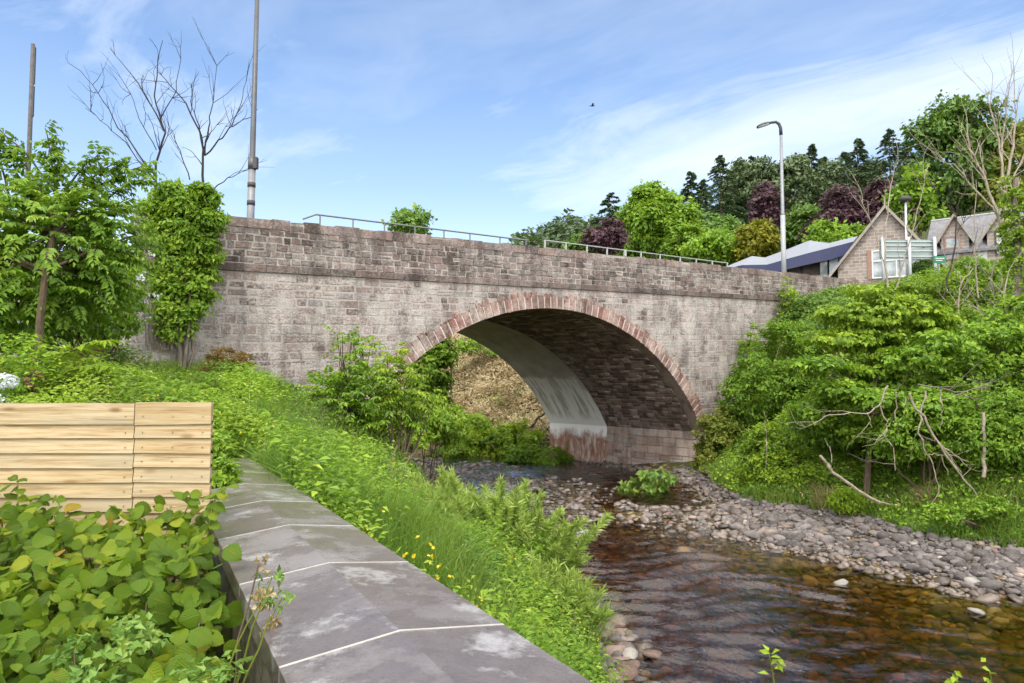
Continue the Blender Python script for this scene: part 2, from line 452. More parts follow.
def bw(s, off, z):
    """bridge coordinates -> world"""
    s = np.asarray(s, float)
    return np.stack([P0[0] + s * BD[0] + off * BN[0], P0[1] + s * BD[1] + off * BN[1], z + 0 * s], -1)

def bridge_pix(u, v, off=0.):
    r = ray(u, v); t = ((P0 - 0).dot(BN) + off) / r[:2].dot(BN)
    q = np.array([0, 0, H]) + t * r
    return (q[:2] - P0).dot(BD), q[2]

def arch_bottom(s, rad):
    d = rad ** 2 - (s - ARC_S) ** 2
    return ARC_Z + math.sqrt(d) if d > 0 else -9

def stone_field(b, courses, clip, map3, lens, joint=.014, proud=(.004, .03), jit=.012, tones=None, sneck=.22):
    for (v0, v1) in courses:
        for (ua, ub) in clip(v0, v1):
            u = ua - rng.uniform(0, .3)
            while u < ub:
                L = rng.uniform(*lens)
                a, c = max(u, ua), min(u + L, ub)
                u += L
                if c - a < .06: continue
                cells = [(a, c, v0, v1)]
                if rng.random() < sneck and (v1 - v0) > .2:
                    k = rng.uniform(.4, .6); vm = v0 + (v1 - v0) * k
                    cells = [(a, c, v0, vm), (a, c, vm, v1)]
                for (p, q, r0, r1) in cells:
                    j = lambda: rng.uniform(-jit, jit)
                    jj = joint * rng.uniform(.5, 1.4)
                    x0, x1, y0, y1 = p + jj, q - jj, r0 + jj, r1 - jj
                    w = rng.uniform(*proud); bv = min(.014, (x1 - x0) * .2, (y1 - y0) * .2)
                    o = [(x0 + j(), y0 + j()), (x1 + j(), y0 + j()), (x1 + j(), y1 + j()), (x0 + j(), y1 + j())]
                    cx, cy = (x0 + x1) / 2, (y0 + y1) / 2
                    inn = [(xx + (bv if xx < cx else -bv), yy + (bv if yy < cy else -bv)) for xx, yy in o]
                    V = [map3(xx, yy, -.02) for xx, yy in o] + [map3(xx, yy, w) for xx, yy in inn]
                    t = rng.random() if tones is None else tones()
                    b.add(V, [(4, 5, 6, 7), (0, 1, 5, 4), (1, 2, 6, 5), (2, 3, 7, 6), (3, 0, 4, 7)], t)

def courses(v0, v1, h):
    out = []; v = v0
    while v < v1 - .08:
        k = min(rng.uniform(*h), v1 - v)
        if v1 - v - k < .12: k = v1 - v
        out.append((v, v + k)); v += k
    return out

def build_bridge():
    br = thing('masonry_bridge', 'old rubble stone road bridge with one wide arch over the river', 'bridge', (P0[0], P0[1], 0), BA)
    S0, S1 = -7., 38.
    mortar = mat_stone('mortar_lime', [(.27, .245, .225), (.38, .35, .325), (.50, .465, .43)], limeamt=.3, stainamt=.6)
    face = mat_stone('stone_spandrel', [(.115, .085, .078), (.20, .153, .140), (.275, .218, .20), (.335, .275, .255), (.21, .195, .195), (.39, .335, .31)], (.60, .55, .52), .72, stainamt=.34, bstr=1.0)
    para = mat_stone('stone_parapet', [(.06, .045, .041), (.115, .085, .078), (.17, .125, .114), (.235, .168, .15), (.14, .125, .123), (.29, .24, .22)], (.48, .43, .40), .5, stainamt=.55, bstr=1.0)
    dark = mat_stone('stone_soffit', [(.09, .062, .052), (.17, .12, .10), (.25, .18, .15), (.35, .27, .23), (.46, .40, .35)], (.40, .36, .33), .3, bstr=.9, stainamt=.6)
    red = mat_stone('stone_voussoir', [(.14, .062, .050), (.21, .098, .080), (.285, .145, .12), (.34, .205, .172), (.22, .15, .132)], (.54, .465, .42), .75, stainamt=.5, bstr=.9)
    # spandrel backing: mortar face with the arch opening, front and back
    PS = -2.0
    b = MB(); bk = MB()
    ss = np.unique(np.concatenate([np.linspace(S0, S1, 180), np.linspace(ARC_S - SHALF, ARC_S + SHALF, 120)]))
    for a, c in zip(ss[:-1], ss[1:]):
        inside = abs((a + c) / 2 - ARC_S) < SHALF
        za = arch_bottom(a, ARC_R) if inside else -1.
        zc = arch_bottom(c, ARC_R) if inside else -1.
        if inside: za, zc = max(za, SPRING), max(zc, SPRING)
        b.add([(a, 0, za), (c, 0, zc), (c, 0, zs(c)), (a, 0, zs(a))], [(0, 1, 2, 3)])
        k = SKEW * BW
        bk.add([(a + k, BW, za), (c + k, BW, zc), (c + k, BW, zs(c)), (a + k, BW, zs(a))], [(3, 2, 1, 0)])
    sp = b.build('spandrel_wall', mortar, br); bk.build('rear_spandrel', mortar, br)
    # facing stones (sheared with the slope of the road)
    b = MB()
    def clip(v0, v1):
        vm = (v0 + v1) / 2
        res = []
        lo, hi = S0, S1
        z_at = lambda s: vm + GR * s
        rad = ARC_R + ARC_T - .05
        left = None; right = None
        for s in np.linspace(ARC_S - rad - .3, ARC_S + rad + .3, 400):
            zz = z_at(s)
            blocked = (abs(s - ARC_S) < rad and zz < arch_bottom(s, rad) and zz > SPRING - .1) or (abs(s - ARC_S) < SHALF and zz <= SPRING)
            if blocked:
                left = s if left is None else left
                right = s
        return [(lo, hi)] if left is None else [(lo, left), (right, hi)]
    stone_field(b, courses(-1.2, 7.2, (.20, .30)), clip, lambda u, v, w: (u, -w, v + GR * u), (.24, .60), .016, (.0, .014), jit=.02, sneck=.10)
    b.build('facing_stones', face, sp)
    # parapet: mortar core, coursed stones, top course of cope stones
    b = MB()
    for a, c in zip(np.linspace(PS, S1, 26)[:-1], np.linspace(PS, S1, 26)[1:]):
        b.hexa([(a, 0.0, zs(a) + .2), (c, 0.0, zs(c) + .2), (c, .4, zs(c) + .2), (a, .4, zs(a) + .2), (a, 0.0, zt(a) - .05), (c, 0.0, zt(c) - .05), (c, .4, zt(c) - .05), (a, .4, zt(a) - .05)])
    pp = b.build('parapet', mortar, br)
    b = MB()
    top = 8.68 - 7.2 - .02
    stone_field(b, courses(7.42, 7.2 + top - .25, (.16, .25)), lambda a, c: [(PS, S1)], lambda u, v, w: (u, -w, v + GR * u), (.20, .48), .013, (.004, .035), .02, sneck=.10)
    b.build('parapet_stones', para, pp)
    b = MB(); s = PS
    while s < S1:
        L = rng.uniform(.35, .85); e = min(s + L, S1); hh = rng.uniform(-.03, .03)
        a, c = s + .008, e - .008; w = rng.uniform(.008, .04)
        z0a, z0c = zs(a) + top - .25, zs(c) + top - .25
        z1a, z1c = zs(a) + top + .02 + hh, zs(c) + top + .02 + hh + rng.uniform(-.01, .01)
        b.hexa([(a, -w, z0a), (c, -w, z0c), (c, .4 + w, z0c), (a, .4 + w, z0a), (a + .01, -w + .015, z1a), (c - .01, -w + .015, z1c), (c - .01, .4 + w, z1c), (a + .01, .4 + w, z1a)], rng.uniform(0, .75))
        s = e
    b.build('cope_stones', para, pp)
    # string course
    b = MB(); s = PS
    while s < S1:
        L = rng.uniform(.6, 1.05); e = min(s + L, S1); a, c = s + .006, e - .006
        w = .085 + rng.uniform(-.012, .012)
        b.hexa([(a, -w + .03, zs(a) + .005), (c, -w + .03, zs(c) + .005), (c, .1, zs(c) + .005), (a, .1, zs(a) + .005), (a, -w, zs(a) + .20), (c, -w, zs(c) + .20), (c, .1, zs(c) + .215), (a, .1, zs(a) + .215)], rng.uniform(0, .55))
        s = e
    b.build('string_course', para, br)
    # voussoirs
    th0 = math.acos(SHALF / ARC_R)
    b = MB(); nv = 70
    for i in range(nv):
        t0 = th0 + (math.pi - 2 * th0) * i / nv; t1 = th0 + (math.pi - 2 * th0) * (i + 1) / nv
        g = .0013; t0 += g; t1 -= g * rng.uniform(.6, 2.2)
        ro = ARC_R + ARC_T + rng.uniform(-.15, .06); ri = ARC_R - rng.uniform(0, .012); w = rng.uniform(.03, .055)
        pt = lambda t, r, y: (ARC_S + r * math.cos(t), y, ARC_Z + r * math.sin(t))
        e = .0016
        b.hexa([pt(t0, ri, .45), pt(t0, ro, .45), pt(t1, ro, .45), pt(t1, ri, .45), pt(t0 + e, ri + .012, -w), pt(t0 + e, ro - .015, -w), pt(t1 - e, ro - .015, -w), pt(t1 - e, ri + .012, -w)], rng.random())
    ring = b.build('arch_ring', red, br)
    # lime mortar of the ring
    b = MB(); th = np.linspace(th0, math.pi - th0, 80)
    G = [[(ARC_S + r * math.cos(t), -.022, ARC_Z + r * math.sin(t)) for r in (ARC_R + .01, ARC_R + ARC_T - .17)] for t in th]
    b.grid(np.array(G), flip=False)
    b.build('ring_mortar', mat_stone('mortar_pale', [(.45, .41, .38), (.55, .50, .46), (.62, .58, .54)], limeamt=.3, stainamt=.2), ring)
    # barrel vault: rough stone near, rendered concrete beyond the seam
    def vault(o0, o1, rad, name, mat, stones):
        b = MB(); th = np.linspace(th0, math.pi - th0, 100); of = np.linspace(o0, o1, 24)
        G = np.array([[(ARC_S + SKEW * o + rad * math.cos(t), o, ARC_Z + rad * math.sin(t)) for o in of] for t in th])
        b.grid(G)
        if stones:
            L = ARC_R * (math.pi - 2 * th0)
            def m3(u, v, w):
                t = th0 + v / ARC_R; r = rad - w
                return (ARC_S + SKEW * u + r * math.cos(t), u, ARC_Z + r * math.sin(t))
            stone_field(b, courses(0, L, (.13, .22)), lambda a, c: [(.46, o1)], m3, (.22, .6), .014, (.0, .045), .016, lambda: min(1, rng.random() ** 1.6 * 1.0))
        return b.build(name, mat, br)
    vault(.0, SEAM, ARC_R, 'stone_vault', dark, True)
    cm, nt = newmat('concrete_render'); n = N(nt)
    pos = n('ShaderNodeTexCoord').outputs['Object']
    z = n('ShaderNodeSeparateXYZ', {0: pos}).outputs[2]
    c1 = n.ramp(n.noise(n.scaled(pos, (1, 1, .4)), 1.6, 5, .6), [(.3, (.34, .31, .27)), (.7, (.52, .48, .43))])
    drip = n.noise(n.scaled(pos, (.5, 2.6, .16)), 1.5, 4, .65)
    zone = n.ramp(n.math('ADD', n.math('MULTIPLY', z, .2), n.math('MULTIPLY', n.noise(pos, 1.0, 3), .12)), [(.36, 1.0), (.42, .95), (.66, .8), (.90, .65), (.93, .0)])
    low2 = n.ramp(n.math('ADD', n.math('MULTIPLY', z, .2), n.math('MULTIPLY', n.noise(pos, 4, 4), .08)), [(.46, .9), (.56, .0)])
    lm = n.math('MAXIMUM', n.math('MULTIPLY', n.ramp(drip, [(.42, .1), (.52, 1.0)]), zone), low2)
    c2 = n.mix(lm, c1, (.90, .89, .87))
    low = n.ramp(n.math('ADD', n.math('MULTIPLY', z, .2), n.math('ADD', n.math('MULTIPLY', n.noise(pos, 1.7, 5, .65), .26), n.math('MULTIPLY', drip, .14))), [(.44, 1.0), (.53, .0)])
    redc = n.ramp(n.noise(n.scaled(pos, (1, 1.6, .5)), 2.6, 5, .7), [(.32, (.16, .11, .09)), (.42, (.30, .14, .095)), (.52, (.36, .22, .17)), (.62, (.55, .48, .44))])
    c3 = n.mix(low, c2, redc)
    n.out(n.bsdf(c3, .85, n.noise(pos, 7, 5, .7), .35, .03, .2))
    vault(SEAM, BW, ARC_R - .03, 'concrete_vault', cm, False)
    # abutment walls below the springing
    ab = mat_stone('stone_abutment', [(.20, .125, .10), (.30, .21, .175), (.38, .275, .23), (.45, .35, .30), (.34, .31, .29)], (.55, .5, .46), .45, stainamt=.45)
    for sg in (1, -1):
        b = MB()
        f = lambda o: ARC_S + SKEW * o + sg * (SHALF + .0)
        G = np.array([[(f(o), o, z) for z in np.linspace(-1, SPRING, 8)] for o in np.linspace(0, SEAM, 10)])
        b.grid(G, flip=(sg > 0))
        stone_field(b, courses(-.8, SPRING - .02, (.26, .4)), lambda a, c: [(0.0, SEAM)], lambda u, v, w: (f(u) - sg * w, u, v), (.45, .95), .012, (.03, .05), .012)
        wl = b.build('abutment', ab, br)
        b = MB()
        G = np.array([[(f(o) - sg * .02, o, z) for z in np.linspace(-1, SPRING, 12)] for o in np.linspace(SEAM, BW, 16)])
        b.grid(G, flip=(sg > 0))
        b.build('rendered_abutment', cm, br)
    # ledge of masonry at the foot of the right abutment
    # carriageway and far parapet
    b = MB()
    asphalt = mat_plain('asphalt', (.055, .054, .053), .9, var=.2, scale=12)
    for a, c in zip(np.linspace(S0, S1, 26)[:-1], np.linspace(S0, S1, 26)[1:]):
        b.add([(a, .4, zs(a) + .28), (c, .4, zs(c) + .28), (c, BW - .4, zs(c) + .28), (a, BW - .4, zs(a) + .28)], [(0, 1, 2, 3)])
    b.build('carriageway', asphalt, br)
    b = MB()
    for a, c in zip(np.linspace(S0, S1, 26)[:-1], np.linspace(S0, S1, 26)[1:]):
        b.hexa([(a, BW - .4, zs(a)), (c, BW - .4, zs(c)), (c, BW + .01, zs(c)), (a, BW + .01, zs(a)), (a, BW - .4, zs(a) + .75), (c, BW - .4, zs(c) + .75), (c, BW + .01, zs(c) + .75), (a, BW + .01, zs(a) + .75)], .4)
    b.build('far_parapet', para, br)
    return br
build_bridge()

def build_rails():
    # steel handrail and the paler rail that carries on from it, both at the far edge of the deck
    off = BW - .6
    steel = mat_plain('rail_steel', (.16, .17, .18), .5, .3)
    pale = mat_plain('rail_galvanised', (.33, .35, .33), .6, .2)
    q = [bridge_pix(u, v, off) for u, v in ((316, 214.5), (430, 228.5), (528, 240.5))]
    t = thing('handrail', 'dark steel handrail on slim posts rising above the left half of the stone parapet', 'handrail', (P0[0], P0[1], 0), BA)
    zl = np.polyfit([a for a, _ in q], [z for _, z in q], 1)
    s0, s1 = q[0][0], q[-1][0]
    b = MB()
    first = bridge_pix(303, 219, off)
    b.tube([(first[0], off, first[1]), (s0, off, np.polyval(zl, s0)), ((s0 + s1) / 2, off, np.polyval(zl, (s0 + s1) / 2)), (s1, off, np.polyval(zl, s1))], .038, 8)
    b.build('rail', steel, t)
    for u in (320, 353, 384.5, 415, 444, 470, 500, 526):
        s = bridge_pix(u, 225, off)[0]; z1 = np.polyval(zl, s)
        b = MB(); b.tube([(s, off, zs(s) + .29), (s, off, z1 - .02)], .034, 8)
        b.build('post', steel, t)
    q = [bridge_pix(u, v, off) for u, v in ((545, 241), (630, 250), (728, 263.5))]
    t = thing('guard_rail', 'pale galvanised guard rail running above the right half of the stone parapet', 'handrail', (P0[0], P0[1], 0), BA)
    zl = np.polyfit([a for a, _ in q], [z for _, z in q], 1)
    b = MB(); s0, s1 = q[0][0], q[-1][0]
    for dz in (0, -.5):
        b.tube([(s0, off, np.polyval(zl, s0) + dz), ((s0 + s1) / 2, off, np.polyval(zl, (s0 + s1) / 2) + dz), (s1, off, np.polyval(zl, s1) + dz)], .034, 6)
    b.build('rail', pale, t)
    for u in (545, 566, 587, 607, 625, 641, 660, 680, 696, 712, 727):
        s = bridge_pix(u, 250, off)[0]; z1 = np.polyval(zl, s)
        b = MB(); b.tube([(s, off, zs(s) + .29), (s, off, z1 + .03)], .055 if u != 625 else .1, 6)
        b.build('post', pale, t)
build_rails()

# ------------------------------------------------------------------ flood wall and coping
WDIR = unit(np.array([-.534, 1.0])); WPER = np.array([WDIR[1], -WDIR[0]])   # WPER points to the river side
WMID = np.array([-.374, 2.335])

def wall_pt(l, w):
    return WMID + WDIR * l + WPER * w
def wall_z(l):
    return H - .85 - .0212 * (2.335 + l * WDIR[1])

def build_wall():
    t = thing('flood_wall', 'garden flood wall capped with wet grey ridged coping slabs beside the riverbank', 'wall', (WMID[0], WMID[1], g1(*WMID)))
    o = np.array(t.location)
    m, nt = newmat('coping_concrete'); n = N(nt)
    pos = n('ShaderNodeNewGeometry').outputs['Position']
    tone = n('ShaderNodeAttribute', attribute_name='tone').outputs['Fac']
    offv = n('ShaderNodeCombineXYZ', {0: n.math('MULTIPLY', tone, 23.0), 1: n.math('MULTIPLY', tone, 11.0)})
    ps = n('ShaderNodeVectorMath', {0: pos, 1: offv.outputs[0]}, operation='ADD').outputs[0]
    big = n.noise(ps, 2.3, 7, .6, dist=.25)
    wet = n.ramp(big, [(.47, 1.0), (.60, .0)])
    base = n.ramp(n.math('ADD', n.math('MULTIPLY', tone, .5), n.math('MULTIPLY', n.noise(pos, 7, 5, .65), .5)), [(.25, (.125, .108, .102)), (.5, (.16, .142, .135)), (.75, (.205, .188, .184))])
    brn = n.ramp(n.noise(pos, 9, 6, .7), [(.35, (.075, .057, .052)), (.65, (.115, .093, .086))])
    col = n.mix(n.math('MULTIPLY', wet, .75), base, brn)
    edge = n.ramp(n.math('ABSOLUTE', n.math('SUBTRACT', big, .5)), [(.0, .28), (.02, .0)])
    col = n.mix(edge, col, (.05, .042, .036))
    lich = n.ramp(n.math('ADD', n.noise(ps, 2.9, 6, .6), n.math('MULTIPLY', n.noise(pos, 30, 4, .7), .25)), [(.70, 0.0), (.80, .5)])
    col = n.mix(lich, col, (.46, .46, .46))
    grit = n.noise(pos, 90, 3, .7)
    col = n.mix(n.ramp(grit, [(.35, .35), (.5, .0)]), col, (.06, .055, .05))
    y = n('ShaderNodeSeparateXYZ', {0: pos}).outputs[1]
    alg = n.math('MULTIPLY', n.ramp(n.math('MULTIPLY', y, .1), [(.45, 0.0), (.7, .7)]), n.ramp(n.noise(pos, 3, 5, .65), [(.35, .2), (.65, 1.0)]))
    col = n.mix(alg, col, (.12, .13, .055))
    rough = n.ramp(n.math('ADD', n.math('MULTIPLY', big, .7), n.math('MULTIPLY', n.noise(pos, 12, 4), .3)), [(.4, .14), (.62, .34)])
    bs = n('ShaderNodeBsdfPrincipled', {'Base Color': col, 'Roughness': rough, 'Specular IOR Level': .55})
    bp = n('ShaderNodeBump', {'Height': n.math('ADD', n.noise(pos, 60, 5, .7), n.math('MULTIPLY', n.noise(pos, 5, 3), 2.0)), 'Strength': .12, 'Distance': .012})
    nt.links.new(bp.outputs[0], bs.inputs['Normal'])
    n.out(bs.outputs[0])
    jointm = mat_plain('joint_mortar', (.36, .345, .32), .9, var=.2, scale=20)
    facem = mat_stone('coping_wall_face', [(.10, .095, .06), (.16, .15, .10), (.22, .2, .15)], limeamt=.3)
    W = .39; T = .085; RIDGE = .045; SL = 1.02
    l_end = (8.35 - 2.335) / WDIR[1]
    ls = np.arange(-3, 8) * SL + (2.335 - 2.335)
    ls = [x for x in ls if x < l_end - .2] + [l_end]
    for i, (a, c) in enumerate(zip(ls[:-1], ls[1:])):
        b = MB(); tn = rng.uniform(.2, .9)
        for h0, h1, tt in ((-W, 0, tn), (0, W, min(1, max(0, tn + rng.uniform(-.25, .25))))):
            nl, nw = 3, 3
            def P(l, w, dz): 
                q = wall_pt(l, w); z = wall_z(l) + RIDGE * (1 - abs(w) / W) + dz
                return (q[0], q[1], z)
            a_, c_ = a + .006, c - .006
            b.hexa([P(a_, h0, -T - RIDGE * (1 - abs(h0) / W)), P(a_, h1, -T - RIDGE * (1 - abs(h1) / W)), P(c_, h1, -T - RIDGE * (1 - abs(h1) / W)), P(c_, h0, -T - RIDGE * (1 - abs(h0) / W)), P(a_, h0, 0), P(a_, h1, 0), P(c_, h1, 0), P(c_, h0, 0)], tt)
        s = b.build('coping_slab', m, t); s.location = -Vector(o)
        if i > 0:
            b = MB(); k = .006
            for h0, h1 in ((-W, 0), (0, W)):
                def Q(l, w, dz):
                    q = wall_pt(l, w * .998); return (q[0], q[1], wall_z(l) + RIDGE * (1 - abs(w) / W) + dz)
                b.hexa([Q(a - k, h0, -.05), Q(a - k, h1, -.05), Q(a + k, h1, -.05), Q(a + k, h0, -.05), Q(a - k, h0, .002), Q(a - k, h1, .002), Q(a + k, h1, .002), Q(a + k, h0, .002)])
            s = b.build('mortar_joint', jointm, t); s.location = -Vector(o)
    b = MB(); pts = []
    w = .31
    for l in (ls[0], ls[-1] - .03):
        for ww in (-w, w):
            q = wall_pt(l, ww); pts.append((q[0], q[1]))
    lo = 1.2
    za, zc = wall_z(ls[0]) - .085, wall_z(ls[-1]) - .085
    (x0, x1, x3, x2) = pts
    b.hexa([(x0[0], x0[1], lo), (x1[0], x1[1], lo), (x2[0], x2[1], lo), (x3[0], x3[1], lo), (x0[0], x0[1], za), (x1[0], x1[1], za), (x2[0], x2[1], zc), (x3[0], x3[1], zc)])
    s = b.build('wall_body', facem, t); s.location = -Vector(o)
build_wall()

# ------------------------------------------------------------------ timber fence
def build_fence():
    D = 4.32
    xr = at(213, 404, D)[0]; xj = at(137, 404, D)[0]; xl = -4.6
    zt_ = at(100, 404, D)[2]
    gy = D + .06
    t = thing('board_fence', 'pale new timber fence of overlapping horizontal boards behind the leafy shrub', 'fence', ((xr + xl) / 2, D, 2.8))
    o = np.array(t.location)
    m, nt = newmat('pine_board'); n = N(nt)
    pos = n('ShaderNodeNewGeometry').outputs['Position']
    tone = n('ShaderNodeAttribute', attribute_name='tone').outputs['Fac']
    off = n('ShaderNodeCombineXYZ', {0: n.math('MULTIPLY', tone, 37.0), 2: n.math('MULTIPLY', tone, 11.0)})
    pp = n('ShaderNodeVectorMath', {0: pos, 1: off.outputs[0]}, operation='ADD').outputs[0]
    gr = n.noise(n.scaled(pp, (1.2, 1, 26)), 2.2, 6, .65, dist=.5)
    col = n.ramp(gr, [(.30, (.20, .125, .058)), (.43, (.36, .265, .145)), (.56, (.46, .365, .225)), (.75, (.55, .46, .32))])
    kn = n('ShaderNodeTexVoronoi', {'Vector': n.scaled(pp, (3.0, 1, 8.0)), 'Scale': 1.0})
    km = n.ramp(kn.outputs['Distance'], [(.06, 1.0), (.17, .0)])
    col = n.mix(n.math('MULTIPLY', km, .8), col, (.17, .09, .035))
    st = n.noise(n.scaled(pp, (.5, 1, 4)), 1.8, 4, .6)
    col = n.mix(n.math('MULTIPLY', n.ramp(st, [(.50, 0.0), (.66, .6)]), 1.0), col, (.30, .27, .20))
    col = n.mix(n.math('MULTIPLY', tone, .28), col, (.42, .30, .14))
    n.out(n.bsdf(col, .75, gr, .3, .006, .25))
    ys = [404, 422.4, 436.8, 451.2, 465.6, 480, 495, 510, 525, 540, 556, 572, 588, 604, 620]
    for (xa, xb, dz) in ((xl, xj - .003, 0.0), (xj + .003, xr, .004)):
        for k, (v0, v1) in enumerate(zip(ys[:-1], ys[1:])):
            z1 = at(100, v0, D)[2] + dz; z0 = at(100, v1, D)[2] + dz - .012
            if k == 0: z1 += 0
            tb = rng.random(); e = rng.uniform(-.004, .004); z0 += rng.uniform(-.004, .004)
            b = MB()
            # wedge section, thick lower lip standing proud, top edge tucked under the board above
            ta, tbm = (.012, .030) if k else (.024, .028)
            b.hexa([(xa, D - tbm, z0 + e), (xb, D - tbm, z0 - e), (xb, D + .004, z0 - e), (xa, D + .004, z0 + e), (xa, D - ta, z1 + .006), (xb, D - ta, z1 + .006), (xb, D + .004, z1 + .006), (xa, D + .004, z1 + .006)], tb)
            for xn in (xa + .05, (xa + xb) / 2, xb - .05):
                b.tube([(xn, D - .034, (z0 + z1) / 2 - .012), (xn, D - .01, (z0 + z1) / 2 - .012)], .0035, 6, 1.0)
            s = b.build('board', m, t); s.location = -Vector(o)
    for x in (xr - .16, xj, (xl + xj) / 2, xl + .1):
        b = MB(); b.box((x, D + .055, 3.2), (.09, .09, 1.98)); s = b.build('fence_post', m, t); s.location = -Vector(o)
        s.location.z -= .0
build_fence()

# ------------------------------------------------------------------ foliage machinery
def leafmesh(b, P, A, Nn, L, Wd, tone, lod=1, bend=.25):
    """leaves at P along unit axis A with unit normal Nn, length L, width Wd"""
    P, A, Nn = np.asarray(P), unit(A), np.asarray(Nn)
    Sd = unit(np.cross(A, Nn)); Nn = np.cross(Sd, A)
    n = len(P); L = np.broadcast_to(L, n)[:, None]; Wd = np.broadcast_to(Wd, n)[:, None]
    tone = np.broadcast_to(tone, n)
    if lod == 0:
        V = np.stack([P, P + A * L * .55 + Sd * Wd * .5, P + A * L - Nn * L * bend * .5, P + A * L * .45 - Sd * Wd * .5], 1)
        F = (np.arange(n)[:, None] * 4 + np.arange(4)[None])
        b.add(V.reshape(-1, 3), F, tone)
    elif lod == 1:
        V = np.stack([P, P + A * L * .42 + Sd * Wd * .5 + Nn * Wd * .12, P + A * L - Nn * L * bend, P + A * L * .42 - Sd * Wd * .5 + Nn * Wd * .12], 1)
        i = np.arange(n)[:, None] * 4
        F = np.concatenate([i + np.array([[0, 1, 2]]), i + np.array([[0, 2, 3]])])
        b.add(V.reshape(-1, 3), F, np.concatenate([tone, tone]))
    else:
        ts = np.linspace(0, 1, 17); ws = np.array([-1, -.66, -.33, 0, .33, .66, 1])
        prof = np.interp(ts, [0, .06, .18, .34, .5, .66, .8, .91, 1], [.10, .52, .84, 1.0, .99, .86, .64, .36, .02])
        ser = np.where(np.arange(17) % 2 == 0, -.055, .055); ser[0] = ser[-1] = 0
        V = []; UV = []
        curl = rng.uniform(-.15, .35, (n, 1)); cup = rng.uniform(-.12, .34, (n, 1)); tw = rng.uniform(-.15, .15, (n, 1))
        for t, pr, se in zip(ts, prof, ser):
            for w in ws:
                wd = w * (pr + se * abs(w)) * .5
                ph = rng.uniform(-.012, .012, (n, 1))
                V.append(P + A * L * (t + .10 * abs(w) * (.5 - t)) + Sd * Wd * wd + Nn * (cup * abs(w) ** 1.5 * Wd * .5 * pr - curl * L * t * t + tw * w * t * Wd + ph * L * .3 + .022 * L * math.sin((t * 8 - abs(w) * 3.5) * math.pi * 2) * abs(w) * (1 - .4 * abs(w))))
                UV.append((t, .5 + w * .5))
        V = np.stack(V, 1); m = V.shape[1]
        idx = np.arange(m).reshape(len(ts), len(ws))
        q = np.stack([idx[:-1, :-1], idx[1:, :-1], idx[1:, 1:], idx[:-1, 1:]], -1).reshape(-1, 4)
        F = (np.arange(n)[:, None, None] * m + q[None]).reshape(-1, 4)
        b.add(V.reshape(-1, 3), F, np.repeat(tone, len(q)), np.tile(np.array(UV), (n, 1)))

def rnd_dir(n):
    return unit(rng.normal(size=(n, 3)))

def clump_leaves(b, blobs, n, size, aspect=.6, per=28, clump=.35, flat=.5, up=.5, lod=1, tone=(.15, .9), shell=.75, gap=0.0, seed=1, out_w=.8):
    """blobs: rows (x, y, z, rx, ry, rz). Leaves gather in clumps lying near the surface of the blobs."""
    B = np.array(blobs, float)
    w = (B[:, 3] * B[:, 4] * B[:, 5]) ** (2 / 3); w /= w.sum()
    K = max(4, n // per)
    bi = rng.choice(len(B), K, p=w)
    d = rnd_dir(K); rr = 1 - (1 - shell) * rng.random(K) ** .7 * 1.4
    rr *= rng.uniform(.86, 1.12, K)
    C = B[bi, :3] + d * B[bi, 3:6] * rr[:, None]
    # drop clump centres buried deep in another blob
    keep = np.ones(K, bool)
    for j in range(len(B)):
        q = np.linalg.norm((C - B[j, :3]) / B[j, 3:6], axis=1)
        keep &= ~((q < .62) & (bi != j))
    if gap > 0:
        keep &= Wob(seed, 2.2 / max(B[:, 3:6].mean(), .1))(C) > -1 + 1.2 * gap
    C, d, bi = C[keep], d[keep], bi[keep]
    K = len(C)
    if K == 0: return C
    ctone = rng.uniform(0, 1, K)
    ci = rng.integers(0, K, n)
    cr = clump * rng.uniform(.6, 1.4, K)
    off = rnd_dir(n) * (rng.random(n) ** .45)[:, None] * cr[ci][:, None]
    off[:, 2] *= flat
    P = C[ci] + off
    nn = unit(d[ci] * out_w + np.array([0, 0, up]) + rng.normal(size=(n, 3)) * .45)
    ax = unit(np.cross(nn, rnd_dir(n)) + d[ci] * .5 + np.array([0, 0, -.25]))
    tn = tone[0] + (tone[1] - tone[0]) * np.clip(.55 * ctone[ci] + .45 * rng.random(n), 0, 1)
    L = size * rng.uniform(.65, 1.3, n)
    leafmesh(b, P, ax, nn, L, L * aspect, tn, lod)
    return C

def wiggle(a, c, n=6, amp=.08, sag=0.0):
    a, c = np.array(a, float), np.array(c, float)
    t = np.linspace(0, 1, n)[:, None]
    L = np.linalg.norm(c - a)
    w = np.cumsum(rng.normal(size=(n, 3)), 0); w -= w[0] + (w[-1] - w[0]) * t
    return a + (c - a) * t + w * amp * L / math.sqrt(n) + np.array([0, 0, sag]) * np.sin(t * math.pi)

def stems(b, base, targets, r0, n=6, amp=.06, tone=.5, sides=6):
    for q in targets:
        P = wiggle(base, q, n, amp)
        b.tube(P, np.linspace(r0, r0 * .25, n), sides, tone)

def make_bush(name, label, cat, base, blobs, n, size, mat, stem=None, nstem=6, r0=.03, group=None, part='foliage', stempart='stem', **kw):
    t = thing(name, label, cat, base, group=group)
    o = np.array(t.location)
    b = MB(); C = clump_leaves(b, blobs, n, size, **kw)
    f = b.build(part, mat, t); f.location = -Vector(o)
    if stem is not None and len(C):
        b = MB(); idx = rng.choice(len(C), min(nstem, len(C)), replace=False)
        stems(b, base, C[idx], r0)
        s = b.build(stempart, stem, t); s.location = -Vector(o)
    return t

def pxblob(u, v, D, ru, rv, rd=None):
    """ellipsoid that spans ru x rv pixels at depth D"""
    c = at(u, v, D); k = D / FPX
    return (c[0], c[1], c[2], ru * k, (rd if rd is not None else (ru + rv) / 2 * k), rv * k)

